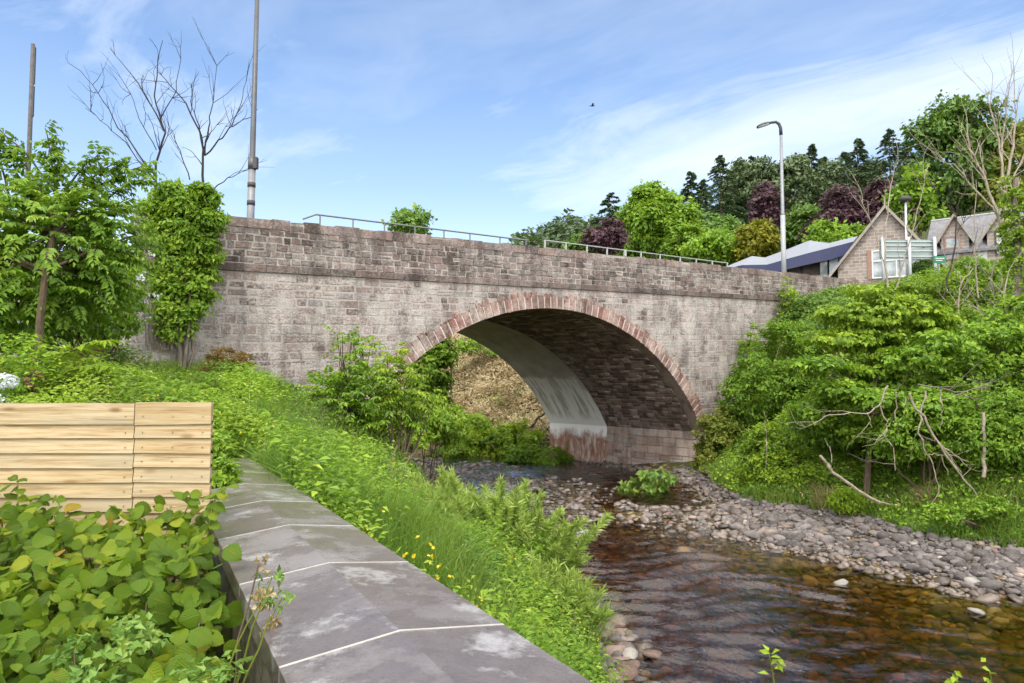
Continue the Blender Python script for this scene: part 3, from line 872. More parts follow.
def sprays(b, O, Dr, L, pairs, ll, lw, droop=.35, tone=(.2, .9), lod=1, stalk=None, hang=.35):
    """pinnate leaves: leaflet pairs along arching stalks"""
    n = len(O); L = np.broadcast_to(L, n)
    Dr = unit(Dr); up = np.array([0, 0, 1.])
    st = unit(np.cross(Dr, up) + 1e-6)
    tb = rng.random(n)
    for k in range(pairs + 1):
        t = .18 + .82 * k / pairs
        c = O + Dr * (L * t)[:, None] - up * (droop * L * t * t)[:, None]
        tan = unit(Dr - up * (2 * droop * t))
        for sg in ((1, -1) if k < pairs else (0,)):
            ax = unit(st * sg * .9 + tan * (.45 if sg else 1) - up * hang + rng.normal(size=(n, 3)) * .15)
            nn = unit(np.cross(tan, st) * np.sign(np.cross(tan, st)[:, 2:3] + 1e-9) + rng.normal(size=(n, 3)) * .25)
            sc = (math.sin(math.pi * min(.95, .25 + .7 * t)) * .5 + .5)
            l = ll * sc * rng.uniform(.8, 1.2, n)
            leafmesh(b, c, ax, nn, l, l * lw, tone[0] + (tone[1] - tone[0]) * np.clip(.6 * tb + .4 * rng.random(n), 0, 1), lod)
    if stalk is not None:
        for i in range(n):
            tt = np.linspace(0, 1, 5)[:, None]
            P = O[i] + Dr[i] * L[i] * tt - up * droop * L[i] * tt * tt
            stalk.tube(P, np.linspace(.006, .002, 5) * max(1, ll / .08), 4)

# ------------------------------------------------------------------ trees
def broadleaf(name, label, u, vtop, D, wpx, n, mat, size, bark=None, blobs=8, base_drop=0., clump=None, group=None, cat='tree', htrunk=None, flat=.7, seed=0, vbase=None, gap=.25, x=None):
    top = at(u, vtop, D); k = D / FPX
    bx, by = top[0], top[1]
    gb = g1(bx, by) - .1
    hgt = top[2] - gb; rw = wpx * k * .5
    zb = gb + hgt * .18 if vbase is None else at(u, vbase, D)[2]
    zc = (top[2] + zb) / 2; rh = (top[2] - zb) / 2
    g = np.random.default_rng(seed + 100)
    Bl = [(bx, by, zc - rh * .1, rw * .62, rw * .62, rh * .72)]
    for i in range(blobs):
        a = i / blobs * 6.283 + g.uniform(-.4, .4); hh = g.uniform(-.75, .85)
        q = math.sqrt(max(.05, 1 - hh * hh * .85)); s = g.uniform(.30, .50)
        Bl.append((bx + math.cos(a) * rw * q * .66, by + math.sin(a) * rw * q * .66, zc + hh * rh * .72, rw * s, rw * s, min(rh, rw) * s * .9))
    Bl.append((bx + g.uniform(-.2, .2) * rw, by, top[2] - rh * .26, rw * .36, rw * .36, rh * .28))
    t = thing(name, label, cat, (bx, by, gb), group=group); o = Vector(t.location)
    b = MB()
    C = clump_leaves(b, Bl, n, size, per=22, clump=clump or size * 2.6, flat=flat, lod=0 if D > 40 else 1, gap=gap, seed=seed, shell=.7)
    f = b.build('crown', mat, t); f.location = -o
    b = MB(); r0 = max(.12, hgt * .018)
    b.tube(wiggle((bx, by, gb - .3), (bx, by, zc + rh * .3), 6, .03), np.linspace(r0, r0 * .4, 6), 8)
    for q in C[g.choice(len(C), min(16, len(C)), replace=False)]:
        z0 = min(q[2] - .2, gb + hgt * g.uniform(.25, .5))
        b.tube(wiggle((bx, by, z0), q, 5, .06), np.linspace(r0 * .42, r0 * .1, 5), 5)
    s = b.build('trunk', bark or M['bark_brown'], t); s.location = -o
    return t

def conifer(name, label, u, vtop, D, wpx, n, mat=None, seed=0, group=None, sparse=.0, hmin=.12, power=.8, droop=.25, size=None, vfoot=None):
    top = at(u, vtop, D); k = D / FPX
    bx, by = top[0], top[1]; gb = g1(bx, by) - .2
    hgt = top[2] - gb; rw = wpx * k * .5
    g = np.random.default_rng(seed + 500)
    t = thing(name, label, 'tree', (bx, by, gb), group=group); o = Vector(t.location)
    size = size or max(.3, 2.7 * k)
    b = MB(); nb = int(hgt * (6.0 - 3 * sparse)) + 40
    per = max(5, n // nb)
    P, A, Nn, T = [], [], [], []
    br = MB()
    for i in range(nb):
        h = hmin + (1 - hmin) * (i + g.uniform(-.3, .3)) / nb
        h = min(.995, h)
        L = rw * (1 - h) ** power * g.uniform(.65, 1.25) + .15
        if sparse and g.random() < sparse * .45: continue
        a = g.uniform(0, 6.283)
        dr = np.array([math.cos(a), math.sin(a), 0])
        z0 = gb + hgt * h
        tt = np.sqrt(g.random(per)) if not sparse else g.random(per) ** .6
        c = np.array([bx, by, z0]) + dr * (L * tt)[:, None] + np.array([0, 0, -1]) * (droop * L * tt ** 1.6)[:, None]
        side = np.array([-dr[1], dr[0], 0])
        c = c + side * (g.uniform(-1, 1, per) * L * .28 * (1.1 - tt))[:, None] + g.normal(size=(per, 3)) * .1 * size
        P.append(c); A.append(unit(dr + side * g.uniform(-.8, .8, (per, 1)) + np.array([0, 0, -.25]) + g.normal(size=(per, 3)) * .2))
        Nn.append(unit(np.array([0, 0, 1.]) + g.normal(size=(per, 3)) * .45 + dr * .4))
        T.append(np.clip(g.uniform(.0, .6) + .4 * g.random(per), 0, 1))
        if i % 3 == 0:
            br.tube([np.array([bx, by, z0]), np.array([bx, by, z0]) + dr * L * .8 - np.array([0, 0, droop * L * .6])], [.05, .02], 4)
    P, A, Nn, T = map(np.concatenate, (P, A, Nn, T))
    # pointed leader
    m = 26; h = g.uniform(0, 1, m)
    P2 = np.stack([bx + g.normal(size=m) * .10 * rw * (1 - h), by + g.normal(size=m) * .10 * rw * (1 - h), top[2] - size * .9 - (1 - h) * hgt * .08], -1)
    P = np.concatenate([P, P2]); A = np.concatenate([A, unit(np.array([0, 0, 1.]) + g.normal(size=(m, 3)) * .35)]); Nn = np.concatenate([Nn, unit(g.normal(size=(m, 3)))]); T = np.concatenate([T, g.random(m)])
    l = size * g.uniform(.7, 1.4, len(P))
    leafmesh(b, P, A, Nn, l, l * .42, T, 0, .3)
    f = b.build('crown', mat or M['needle'], t); f.location = -o
    r0 = max(.14, hgt * .014)
    br.tube([(bx, by, gb - .3), (bx, by, gb + hgt * .5), (bx, by, top[2] - .15)], [r0, r0 * .6, .03], 7)
    s = br.build('trunk', M['bark_brown'], t); s.location = -o
    return t

def bare_branch(b, p, d, L, r, depth, g, spread=.55, upw=.25, tone=.5, nseg=4, kids=(2, 4)):
    P = [np.array(p, float)]; dd = unit(d); ds = []
    for i in range(nseg):
        dd = unit(dd + g.normal(size=3) * .16 + np.array([0, 0, upw * .25]))
        P.append(P[-1] + dd * L / nseg); ds.append(dd)
    b.tube(P, np.linspace(r, r * .55, nseg + 1), 5 if depth < 2 else 6, tone)
    if depth == 0: return
    for k in range(g.integers(*kids) + (1 if depth > 2 else 0)):
        i = g.integers(1, nseg + 1)
        nd = unit(ds[min(i, nseg - 1)] + g.normal(size=3) * spread + np.array([0, 0, upw]))
        bare_branch(b, P[i], nd, L * g.uniform(.5, .82), r * g.uniform(.42, .62), depth - 1, g, spread, upw, tone, nseg, kids)
    bare_branch(b, P[-1], unit(ds[-1] + g.normal(size=3) * .25), L * .75, r * .55, depth - 1, g, spread, upw, tone, nseg, kids)
#@@PART2

def project(P):
    P = np.asarray(P, float) - np.array([0, 0, H])
    d = P[..., 1] * CP + P[..., 2] * SP
    y = -P[..., 1] * SP + P[..., 2] * CP
    d = np.maximum(d, .01)
    return 512 + FPX * P[..., 0] / d, 341.5 - FPX * y / d, d

def on(u, v, dmin=3.0, dmax=70.0):
    """where the sight line through (u, v) meets the ground"""
    ts = np.concatenate([np.arange(dmin, 40, .08), np.arange(40, dmax, .3)])
    r = ray(u, v); Q = np.array([0, 0, H]) + r[None] * (ts / r[1])[:, None]
    below = Q[:, 2] < gz(Q[:, 0], Q[:, 1])
    i = int(np.argmax(below)) if below.any() else len(ts) - 1
    return Q[i]

# ------------------------------------------------------------------ ground cover (uncountable: one object each)
def scatter(xr, yr, n, ok=None, margin=140):
    x = rng.uniform(*xr, n); y = rng.uniform(*yr, n); z = gz(x, y)
    P = np.stack([x, y, z], -1)
    u, v, d = project(P)
    k = (u > -margin) & (u < 1024 + margin) & (v < 683 + 160) & (d > .6)
    if ok is not None: k &= ok(P)
    return P[k]

def wall_w(P):
    q = P[:, :2] - WMID
    return q @ WPER, q @ WDIR

def blades(b, P, h, w, lean=.35, tone=(0, 1), tn=None, curl=.5):
    n = len(P)
    a = rng.uniform(0, 6.283, n); dr = np.stack([np.cos(a), np.sin(a), 0 * a], -1)
    f = rng.uniform(0, 6.283, n); sd = np.stack([np.cos(f), np.sin(f), 0 * f], -1)
    hh = (h if not np.isscalar(h) else np.full(n, h)) * rng.uniform(.5, 1.35, n); le = lean * rng.uniform(.2, 1.6, n)
    ww = w * rng.uniform(.6, 1.4, n)
    c1 = P + dr * (hh * le * .35)[:, None] + np.array([0, 0, 1.]) * (hh * .6)[:, None]
    c2 = P + dr * (hh * le * 1.1)[:, None] + np.array([0, 0, 1.]) * (hh * (1 - .35 * curl * le))[:, None]
    V = np.stack([P - sd * ww[:, None] * .5, P + sd * ww[:, None] * .5, c1 + sd * ww[:, None] * .4, c1 - sd * ww[:, None] * .4, c2], 1)
    i = np.arange(n)[:, None] * 5
    t = rng.uniform(tone[0], tone[1], n) if tn is None else np.clip(tn + rng.uniform(-.25, .25, n), 0, 1)
    b.add(V.reshape(-1, 3), [i + np.array([[0, 1, 2, 3]]), i + np.array([[3, 2, 4]])] if False else (i + np.array([[0, 1, 2, 3]])), t)
    b.add(V[:, [3, 2, 4]].reshape(-1, 3), np.arange(n)[:, None] * 3 + np.arange(3)[None], t)

def ground_leaves(b, P, size, h=.25, aspect=.6, tone=None, lod=0, up=.8):
    n = len(P)
    Q = P + np.stack([rng.normal(size=n) * .03, rng.normal(size=n) * .03, rng.uniform(0, 1, n) * (h if np.isscalar(h) else h)], -1)
    nn = unit(np.array([0, -.35, up]) + rng.normal(size=(n, 3)) * .5)
    ax = unit(np.cross(nn, rnd_dir(n)) + np.array([0, -.15, -.2]))
    L = size * rng.uniform(.6, 1.35, n)
    leafmesh(b, Q, ax, nn, L, L * aspect, rng.random(n) if tone is None else tone, lod)

patch = Wob(21, 1.1); patch2 = Wob(22, 2.6); patch3 = Wob(23, .5)

def left_ok(P):
    w, l = wall_w(P)
    beyond = l > 6.9
    return ((w > .42) | beyond) & (P[:, 2] > .10)

def build_cover():
    # grass of the left bank
    b = MB()
    P = scatter((-9.5, 2.0), (1.2, 24), 275000, left_ok)
    w, l = wall_w(P)
    k = ((P[:, 0] * -1 + 0) < 9) & ~((P[:, 1] > 19.5) & (P[:, 0] < -4.2))
    P = P[k]
    P = P[(patch2(P) + rng.normal(size=len(P)) * .5 > -.5) & (patch2(P * .75 + 51) + .5 * patch(P * 1.6 + 3) < .7)]
    h = .40 + .26 * patch(P) + .16 * patch2(P); h = np.clip(h, .10, 1.0) * (1 - .5 * smooth(1.6, .6, P[:, 2]) * smooth(12, 15, P[:, 1]))
    dist = np.hypot(P[:, 0], P[:, 1])
    blades(b, P, h, .0095 * np.clip(dist / 9, .8, 2.2), .6, tn=.45 + .25 * patch(P) + .2 * patch2(P + 2))
    tag(b.build('bank_grass', M['grass']), 'long green grass covering the left riverbank beside the coping', 'grass', kind='stuff')
    # leafy weeds through the grass
    b = MB()
    P = scatter((-11, 1.6), (1.2, 23), 64000, left_ok)
    P = P[(patch(P + 5) + .5 * patch2(P + 9) > -.25) & ~((P[:, 1] > 19.5) & (P[:, 0] < -4.6))]
    h = np.clip(.26 + .22 * patch(P + 5), .06, .7)
    ground_leaves(b, P, .055, h, .45, np.clip(.5 + .3 * patch2(P) + rng.normal(size=len(P)) * .2, 0, 1))
    tag(b.build('bank_weeds', M['bright']), 'low leafy weeds growing through the grass of the left riverbank', 'weeds', kind='stuff')
    # taller leafy stems
    def stalks(name, label, mat, Q, hgt, ll, nl, asp=.42, tone0=.5):
        hgt = hgt * (1 - .5 * smooth(1.6, .6, Q[:, 2]) * smooth(12, 15, Q[:, 1]) * (Q[:, 0] < 5))
        b = MB(); n = len(Q); tb = np.clip(tone0 + .3 * patch2(Q + 4) + rng.normal(size=n) * .15, 0, 1)
        a = rng.uniform(0, 6.283, n); ln = np.stack([np.cos(a), np.sin(a), 0 * a], -1) * rng.uniform(.05, .35, n)[:, None]
        for k in range(nl):
            t = (k + rng.uniform(.2, .8, n)) / nl
            C = Q + (ln * t[:, None] + np.array([0, 0, 1.])) * (hgt * t)[:, None]
            az = a + k * 2.4 + rng.normal(size=n) * .4; ax = np.stack([np.cos(az), np.sin(az), rng.uniform(-.3, .5, n)], -1)
            nn = unit(np.array([0, -.2, 1.]) + rng.normal(size=(n, 3)) * .4)
            L = ll * rng.uniform(.6, 1.3, n) * (1.15 - .5 * t)
            leafmesh(b, C, ax, nn, L, L * asp, np.clip(tb + .25 * (t - .5) + rng.normal(size=n) * .1, 0, 1), 1)
        return tag(b.build(name, M[mat]), label, 'weeds', kind='stuff')
    P = scatter((-10, 1.5), (4.0, 22), 26000, left_ok)
    P = P[(patch(P * 1.3 + 11) + .7 * patch2(P * .8 + 1) > .12) & ~((P[:, 1] > 19.5) & (P[:, 0] < -4.6))]
    stalks('tall_weeds', 'taller leafy weeds standing in drifts on the left riverbank', 'bright', P, np.clip(.48 + .36 * patch(P * 1.3 + 11) + .2 * patch2(P + 30), .15, 1.15), .10, 11)
    P = scatter((-10, 1.5), (4.5, 22), 30000, left_ok)
    P = P[(patch2(P * .75 + 51) + .5 * patch(P * 1.6 + 3) > .62) & ~((P[:, 1] > 19.5) & (P[:, 0] < -4.6))]
    stalks('nettle_drifts', 'darker nettle like weeds standing in clumps on the left riverbank', 'mid', P, np.clip(.78 + .3 * patch2(P * .75 + 51), .4, 1.2), .12, 12, .5, .35)
    P = scatter((-10, 1.5), (5.0, 22), 14000, left_ok)
    P = P[(patch2(P * .8 + 71) > .75) & ~((P[:, 1] > 19.5) & (P[:, 0] < -4.6))]
    stalks('grey_weeds', 'grey green weeds standing in drifts on the left riverbank', 'smallrose', P, np.clip(.65 + .2 * patch(P), .3, 1.0), .10, 12, .4, .4)
    P = scatter((-16, -3.4), (6.0, 18.2), 15000, lambda P: (P[:, 2] > 2.8))
    w, l = wall_w(P); P = P[((l > 6.0) | (w < -.8)) & (((P - np.array([P0[0], P0[1], 0]))[:, :2] @ BN) < -.25) & (patch2(P + 8) + patch(P) > -.1)]
    stalks('garden_weeds', 'taller leafy weeds between the fence and the bridge wall', 'bright', P, np.clip(.42 + .3 * patch(P + 2), .15, .9), .11, 10)
    P = scatter((8.0, 26), (9, 33), 16000, lambda P: (P[:, 2] > .5) & ((P[:, :2] - P0) @ BN < -.3))
    P = P[patch2(P + 15) + patch(P + 6) > -.1]
    stalks('bank_stems', 'leafy stems rising through the creepers of the right riverbank', 'bright', P, np.clip(.6 + .3 * patch(P + 2), .2, 1.1), .18, 10, .5)
    # pale seeding grass heads above the rest
    b = MB(); P = scatter((-9, 1.6), (4.5, 22), 5200, left_ok); P = P[patch2(P + 40) > .1]
    P = P[P[:, 1] > 7.5]; blades(b, P, .95, .004, .5, tn=.7 + 0 * P[:, 0]); n = len(P)
    tag(b.build('seeding_grass', M['straw']), 'pale seeding grass stalks standing above the left bank grass', 'grass', kind='stuff')
    # small yellow flowers
    b = MB()
    P = scatter((-5, 1.2), (4.5, 15), 1500, left_ok)
    P = P[(patch(P + 3) > .0)]
    n = len(P); Q = P + np.array([0, 0, 1]) * rng.uniform(.3, .62, n)[:, None]
    for _ in range(2):
        leafmesh(b, Q, rnd_dir(n) + np.array([0, -.3, .2]), unit(np.array([0, -.4, .8]) + rng.normal(size=(n, 3)) * .4), .032 * rng.uniform(.6, 1.4, n), .03, rng.random(n), 0)
    tag(b.build('yellow_wildflowers', M['petal_yellow']), 'tiny yellow flowers dotted through the left riverbank grass', 'flowers', kind='stuff')
    # garden growth behind the fence up to the bridge
    b = MB()
    P = scatter((-16, -3.4), (5.0, 18.2), 60000, lambda P: (P[:, 2] > 2.8))
    w, l = wall_w(P); P = P[(l > 6.0) | (w < -.8)]
    P = P[((P - np.array([P0[0], P0[1], 0]))[:, :2] @ BN) < -.15]
    h = np.clip(.2 + .15 * patch(P) + .12 * patch2(P + 3), .05, .5)
    ground_leaves(b, P, .07, h, .42, np.clip(.5 + .35 * patch2(P + 2) + rng.normal(size=len(P)) * .2, 0, 1))
    tag(b.build('garden_undergrowth', M['bright']), 'rough leafy undergrowth between the timber fence and the bridge wall', 'undergrowth', kind='stuff')
    b = MB()
    P = scatter((-10, -.4), (.2, 5.6), 60000, lambda P: (wall_w(P)[0] < -.45), 500)
    blades(b, P, np.clip(.20 + .1 * patch2(P), .08, .4), .008, .5, tn=.4 + .25 * patch(P))
    tag(b.build('garden_grass', M['grass']), 'rough grass of the garden around the fence and the foreground shrub', 'grass', kind='stuff')
    # right bank: creeping leaves and the grassy foot
    b = MB()
    def rok(P):
        q = (P[:, :2] - P0)
        return (P[:, 2] > .30) & (q @ BN < -.05) & (P[:, 0] > 7.6)
    P = scatter((7.6, 34), (8, 38), 210000, rok)
    d = np.hypot(P[:, 0], P[:, 1])
    k = patch2(P) + .6 * patch3(P) > -.75; P = P[k]; d = d[k]
    h = np.clip(.35 + .3 * patch(P), .08, .9)
    ground_leaves(b, P, .12, h, .62, np.clip(.45 + .35 * patch2(P * .7) + rng.normal(size=len(P)) * .2, 0, 1))
    tag(b.build('bank_creepers', M['mid']), 'tangled creepers covering the steep right riverbank', 'undergrowth', kind='stuff')
    b = MB(); P = scatter((8, 26), (10, 34), 16000, rok); P = P[patch2(P * 1.4 + 31) > .2]
    ground_leaves(b, P, .13, np.clip(.4 + .4 * patch(P + 1), .05, .9), .3)
    tag(b.build('withered_leaves', M['straw']), 'withered stalks and leaves among the creepers of the right bank', 'dead leaves', kind='stuff')
    b = MB()
    P = scatter((7.6, 24), (9, 28), 130000, lambda P: (P[:, 2] > .29) & (P[:, 2] < 2.6))
    P = P[rng.random(len(P)) < 1 - smooth(1.2, 2.3, P[:, 2])]
    h = np.clip(.36 + .2 * patch(P), .12, .7)
    blades(b, P, h, .022, .6, tn=.6 + .3 * patch(P))
    tag(b.build('foot_grass', M['grass']), 'bright grass along the foot of the right bank above the pebbles', 'grass', kind='stuff')
    # far bank seen through the arch
    b = MB(); 
    bok = lambda P: (P[:, 2] > .3) & ((P[:, :2] - P0) @ BN > 9.4)
    P = scatter((-14, 12), (36, 62), 170000, bok)
    ground_leaves(b, P, .26, np.clip(.5 + .5 * patch(P * 1.2 + 3), .05, 1.3), .32, np.clip(.5 + .35 * patch2(P * .9) + .25 * patch(P * .5) + rng.normal(size=len(P)) * .2, 0, 1), 0, .4)
    tag(b.build('withered_growth', M['straw']), 'dead straw coloured growth on the slope seen through the arch', 'undergrowth', kind='stuff')
    b = MB()
    P = scatter((-18, 16), (22, 66), 30000, bok)
    P = P[((patch(P * .9 + 7) > .55) & (P[:, 2] > 2)) | (P[:, 2] < 1.6)]
    ground_leaves(b, P, .22, .6, .5)
    tag(b.build('far_bank_greenery', M['mid']), 'green growth along the water beyond the arch', 'undergrowth', kind='stuff')
build_cover()

# ------------------------------------------------------------------ stones
def stone_meshes(k, mats):
    out = []
    import bmesh
    for i in range(k):
        bm = bmesh.new(); bmesh.ops.create_icosphere(bm, subdivisions=2, radius=.5)
        V = np.array([v.co[:] for v in bm.verts]); F = np.array([[q.index for q in f.verts] for f in bm.faces]); bm.free()
        g = np.random.default_rng(900 + i)
        for _ in range(9):                                   # chop flats, as worn rock has
            d = unit(g.normal(size=3)); c = g.uniform(.30, .44)
            s = V @ d; V = V - np.outer(np.maximum(s - c, 0) * .85, d)
        V *= 1 + .06 * Wob(40 + i, 4)(V)[:, None]
        V *= np.array([1.25, g.uniform(.8, 1.0), g.uniform(.5, .72)])
        out.append((V, F))
    return out

def build_stones():
    cols = dict(
        grey=[(.042, .036, .034), (.078, .067, .064), (.12, .104, .100), (.18, .157, .150)],
        red=[(.10, .06, .045), (.16, .10, .08), (.22, .15, .12), (.28, .21, .18)],
        pale=[(.20, .185, .165), (.27, .25, .225), (.33, .305, .275), (.38, .35, .32)],
        wet=[(.05, .036, .028), (.09, .066, .05), (.14, .105, .08), (.2, .16, .13)])
    SM = {k: mat_stone('river_stone_' + k, c, (.5, .46, .43), .2, 5, .35, stainamt=.3, rough=.35 if k == 'wet' else .75, spec=.5 if k == 'wet' else .3) for k, c in cols.items()}
    protos = stone_meshes(9, None)
    data = {}
    for k in SM:
        data[k] = []
        for i, (V, F) in enumerate(protos):
            b = MB(); b.add(V, F, (i * .37) % 1.0)
            o = b.build('river_stone', SM[k], smooth_=True); data[k].append(o.data); bpy.data.objects.remove(o)
    items = []
    def put(x, y, s, kind, sink=.25, z=None, zone='bar'):
        zz = gz(x, y) if z is None else z
        for i in range(len(x)):
            items.append((x[i], y[i], zz[i] + s[i] * .5 * .55 * (1 - 2 * sink), s[i], kind[i] if not isinstance(kind, str) else kind, zone))
    def kinds(n, p): return rng.choice(list(p), n, p=list(p.values()))
    # pebble bar below the right bank
    P = scatter((3.5, 16.5), (8.5, 30.5), 46000, lambda P: (P[:, 2] > -.07) & (P[:, 2] < .37) & ((P[:, 1] < 24.5) | (P[:, 2] > .02)) & ((P[:, 0] > 6.3) | ((P[:, 1] < 19) & (P[:, 0] > 5.4 + .5 * patch2(P)))))
    s = np.clip(rng.lognormal(-2.38, .58, len(P)), .05, .40)
    keep = rng.random(len(P)) < np.clip(.5 + .5 * smooth(-.1, .08, P[:, 2]), 0, 1)
    P, s = P[keep], s[keep]; idx = rng.permutation(len(P))[:13000]; P, s = P[idx], s[idx]
    kd = np.where(P[:, 2] < .02, 'wet', kinds(len(P), dict(grey=.94, red=.05, pale=.01)))
    put(P[:, 0], P[:, 1], s, kd, .2)
    # riffle under and above the bridge
    P = scatter((-6, 8.5), (18.5, 40), 26000, lambda P: (P[:, 2] > -.30) & (P[:, 2] < .12))
    keep = (rng.random(len(P)) < np.clip(.10 + smooth(-.3, -.02, P[:, 2]), 0, 1)) & (patch2(P + 17) > -.8); P = P[keep][:4200]
    s = np.clip(rng.lognormal(-1.85, .4, len(P)), .08, .45)
    put(P[:, 0], P[:, 1], s, kinds(len(P), dict(grey=.3, red=.06, wet=.64)), .2, np.maximum(P[:, 2], np.where(rng.random(len(s)) < .36, -.02 - .10 * s, -.07 - .25 * s)), 'riffle')
    # small shoal at the foot of the left bank
    P = scatter((.9, 3.4), (8.6, 12.6), 900, lambda P: (P[:, 2] > -.35) & (P[:, 2] < .3)); P = P[:240]
    s = np.clip(rng.lognormal(-1.6, .4, len(P)), .1, .4)
    put(P[:, 0], P[:, 1], s, kinds(len(P), dict(grey=.35, red=.3, wet=.3, pale=.05)), .15, np.maximum(P[:, 2], -.12), 'shoal')
    # stones on the bed
    P = scatter((1, 12), (6, 24), 9000, lambda P: (P[:, 2] < -.05)); P = P[:4200]
    s = np.clip(rng.lognormal(-1.85, .42, len(P)), .08, .42)
    put(P[:, 0], P[:, 1], s, kinds(len(P), dict(grey=.25, red=.08, pale=.17, wet=.5)), .3, np.minimum(P[:, 2], -.08 - .28 * s), 'bed')
    A = np.array([(a[0], a[1], a[2], a[3]) for a in items]); u, v, d = project(A[:, :3])
    size = A[:, 3] / d * ((u > 0) & (u < 1024) & (v < 683))
    lab = dict(bar=('rounded grey stone lying loose on the pebble bar below the grassy right bank', 'stones of the pebble bar'),
               riffle=('dark stone breaking the shallow riffle beside and beneath the bridge', 'stones in the riffle'),
               shoal=('mixed grey and reddish stone at the foot of the left bank grass', 'stones of the small near shoal'))
    cand = [i for i in np.argsort(-size) if items[i][5] in lab and size[i] > 0]
    pick, cnt = [], dict(bar=0, riffle=0, shoal=0); lim = dict(bar=210, riffle=50, shoal=40)
    for i in cand:
        z = items[i][5]
        if cnt[z] < lim[z]: cnt[z] += 1; pick.append(i)
    ps = set(pick)
    def place(me, it, lb, gp):
        o = bpy.data.objects.new('river_stone', me); COL.objects.link(o)
        o.location = [float(q) for q in it[:3]]; s = float(it[3])
        o.rotation_euler = (random.uniform(-.3, .3), random.uniform(-.3, .3), random.uniform(0, 6.28))
        o.scale = (s, s * random.uniform(.8, 1.1), s * random.uniform(.8, 1.15))
        return tag(o, lb, 'stone', gp)
    for i in pick:
        it = items[i]; place(random.choice(data[it[4]]), it, *lab[it[5]])
    for zone, nm, lb in (('bar', 'pebbles', 'smaller pebbles packed over the pebble bar on the right'), ('riffle', 'riffle_gravel', 'wet gravel showing through the riffle by the bridge'),
                         ('shoal', 'shoal_pebbles', 'pebbles between the stones at the foot of the left bank'), ('bed', 'bed_cobbles', 'cobbles lying under the clear brown water')):
        mb = {k: MB() for k in SM}
        first = None
        bb = MB(); ks = list(SM); mi = []
        for i, it in enumerate(items):
            if i in ps or it[5] != zone: continue
            V, F = random.choice(protos)
            E_ = np.array(Euler((random.uniform(-.3, .3), random.uniform(-.3, .3), random.uniform(0, 6.28))).to_matrix())
            bb.add((V * it[3]) @ E_.T + np.array(it[:3]), F, random.random()); mi.append(np.full(len(F), ks.index(it[4])))
        o = bb.build(nm, SM[ks[0]], smooth_=True)
        for k in ks[1:]: o.data.materials.append(SM[k])
        o.data.polygons.foreach_set('material_index', np.concatenate(mi).astype(np.int32)); o.data.update()
        tag(o, lb, 'pebbles', kind='stuff')
    # single stones the picture shows on their own
    def solo(u, v, s, k, lb, sz=.7, name='river_stone'):
        q = on(u, v); t = (H - .0) / (H - q[2]); 
        if q[2] < 0: r = ray(u, v); q = np.array([0, 0, H]) + r * (H / -r[2])
        o = place(data[k][3], (q[0], q[1], max(q[2], 0) + .03 * s, s), lb, None); o.scale.z *= sz
    solo(840, 583, .28, 'pale', 'pale flat stone standing alone in the brown water mid river')
    solo(978, 612, .36, 'pale', 'pale slab breaking the water by the right edge of the picture')
    solo(625, 672, .46, 'red', 'large rusty red stone at the water edge of the near shoal')
    solo(655, 655, .40, 'red', 'broad reddish flat stone at the outer end of the near shoal')
    solo(648, 478, .42, 'grey', 'grey boulder in the shadow at the foot of the stone abutment')
    solo(700, 482, .5, 'grey', 'large grey boulder against the corner of the abutment')
    solo(590, 474, .3, 'grey', 'lone stone in the dark water under the arch')
build_stones()

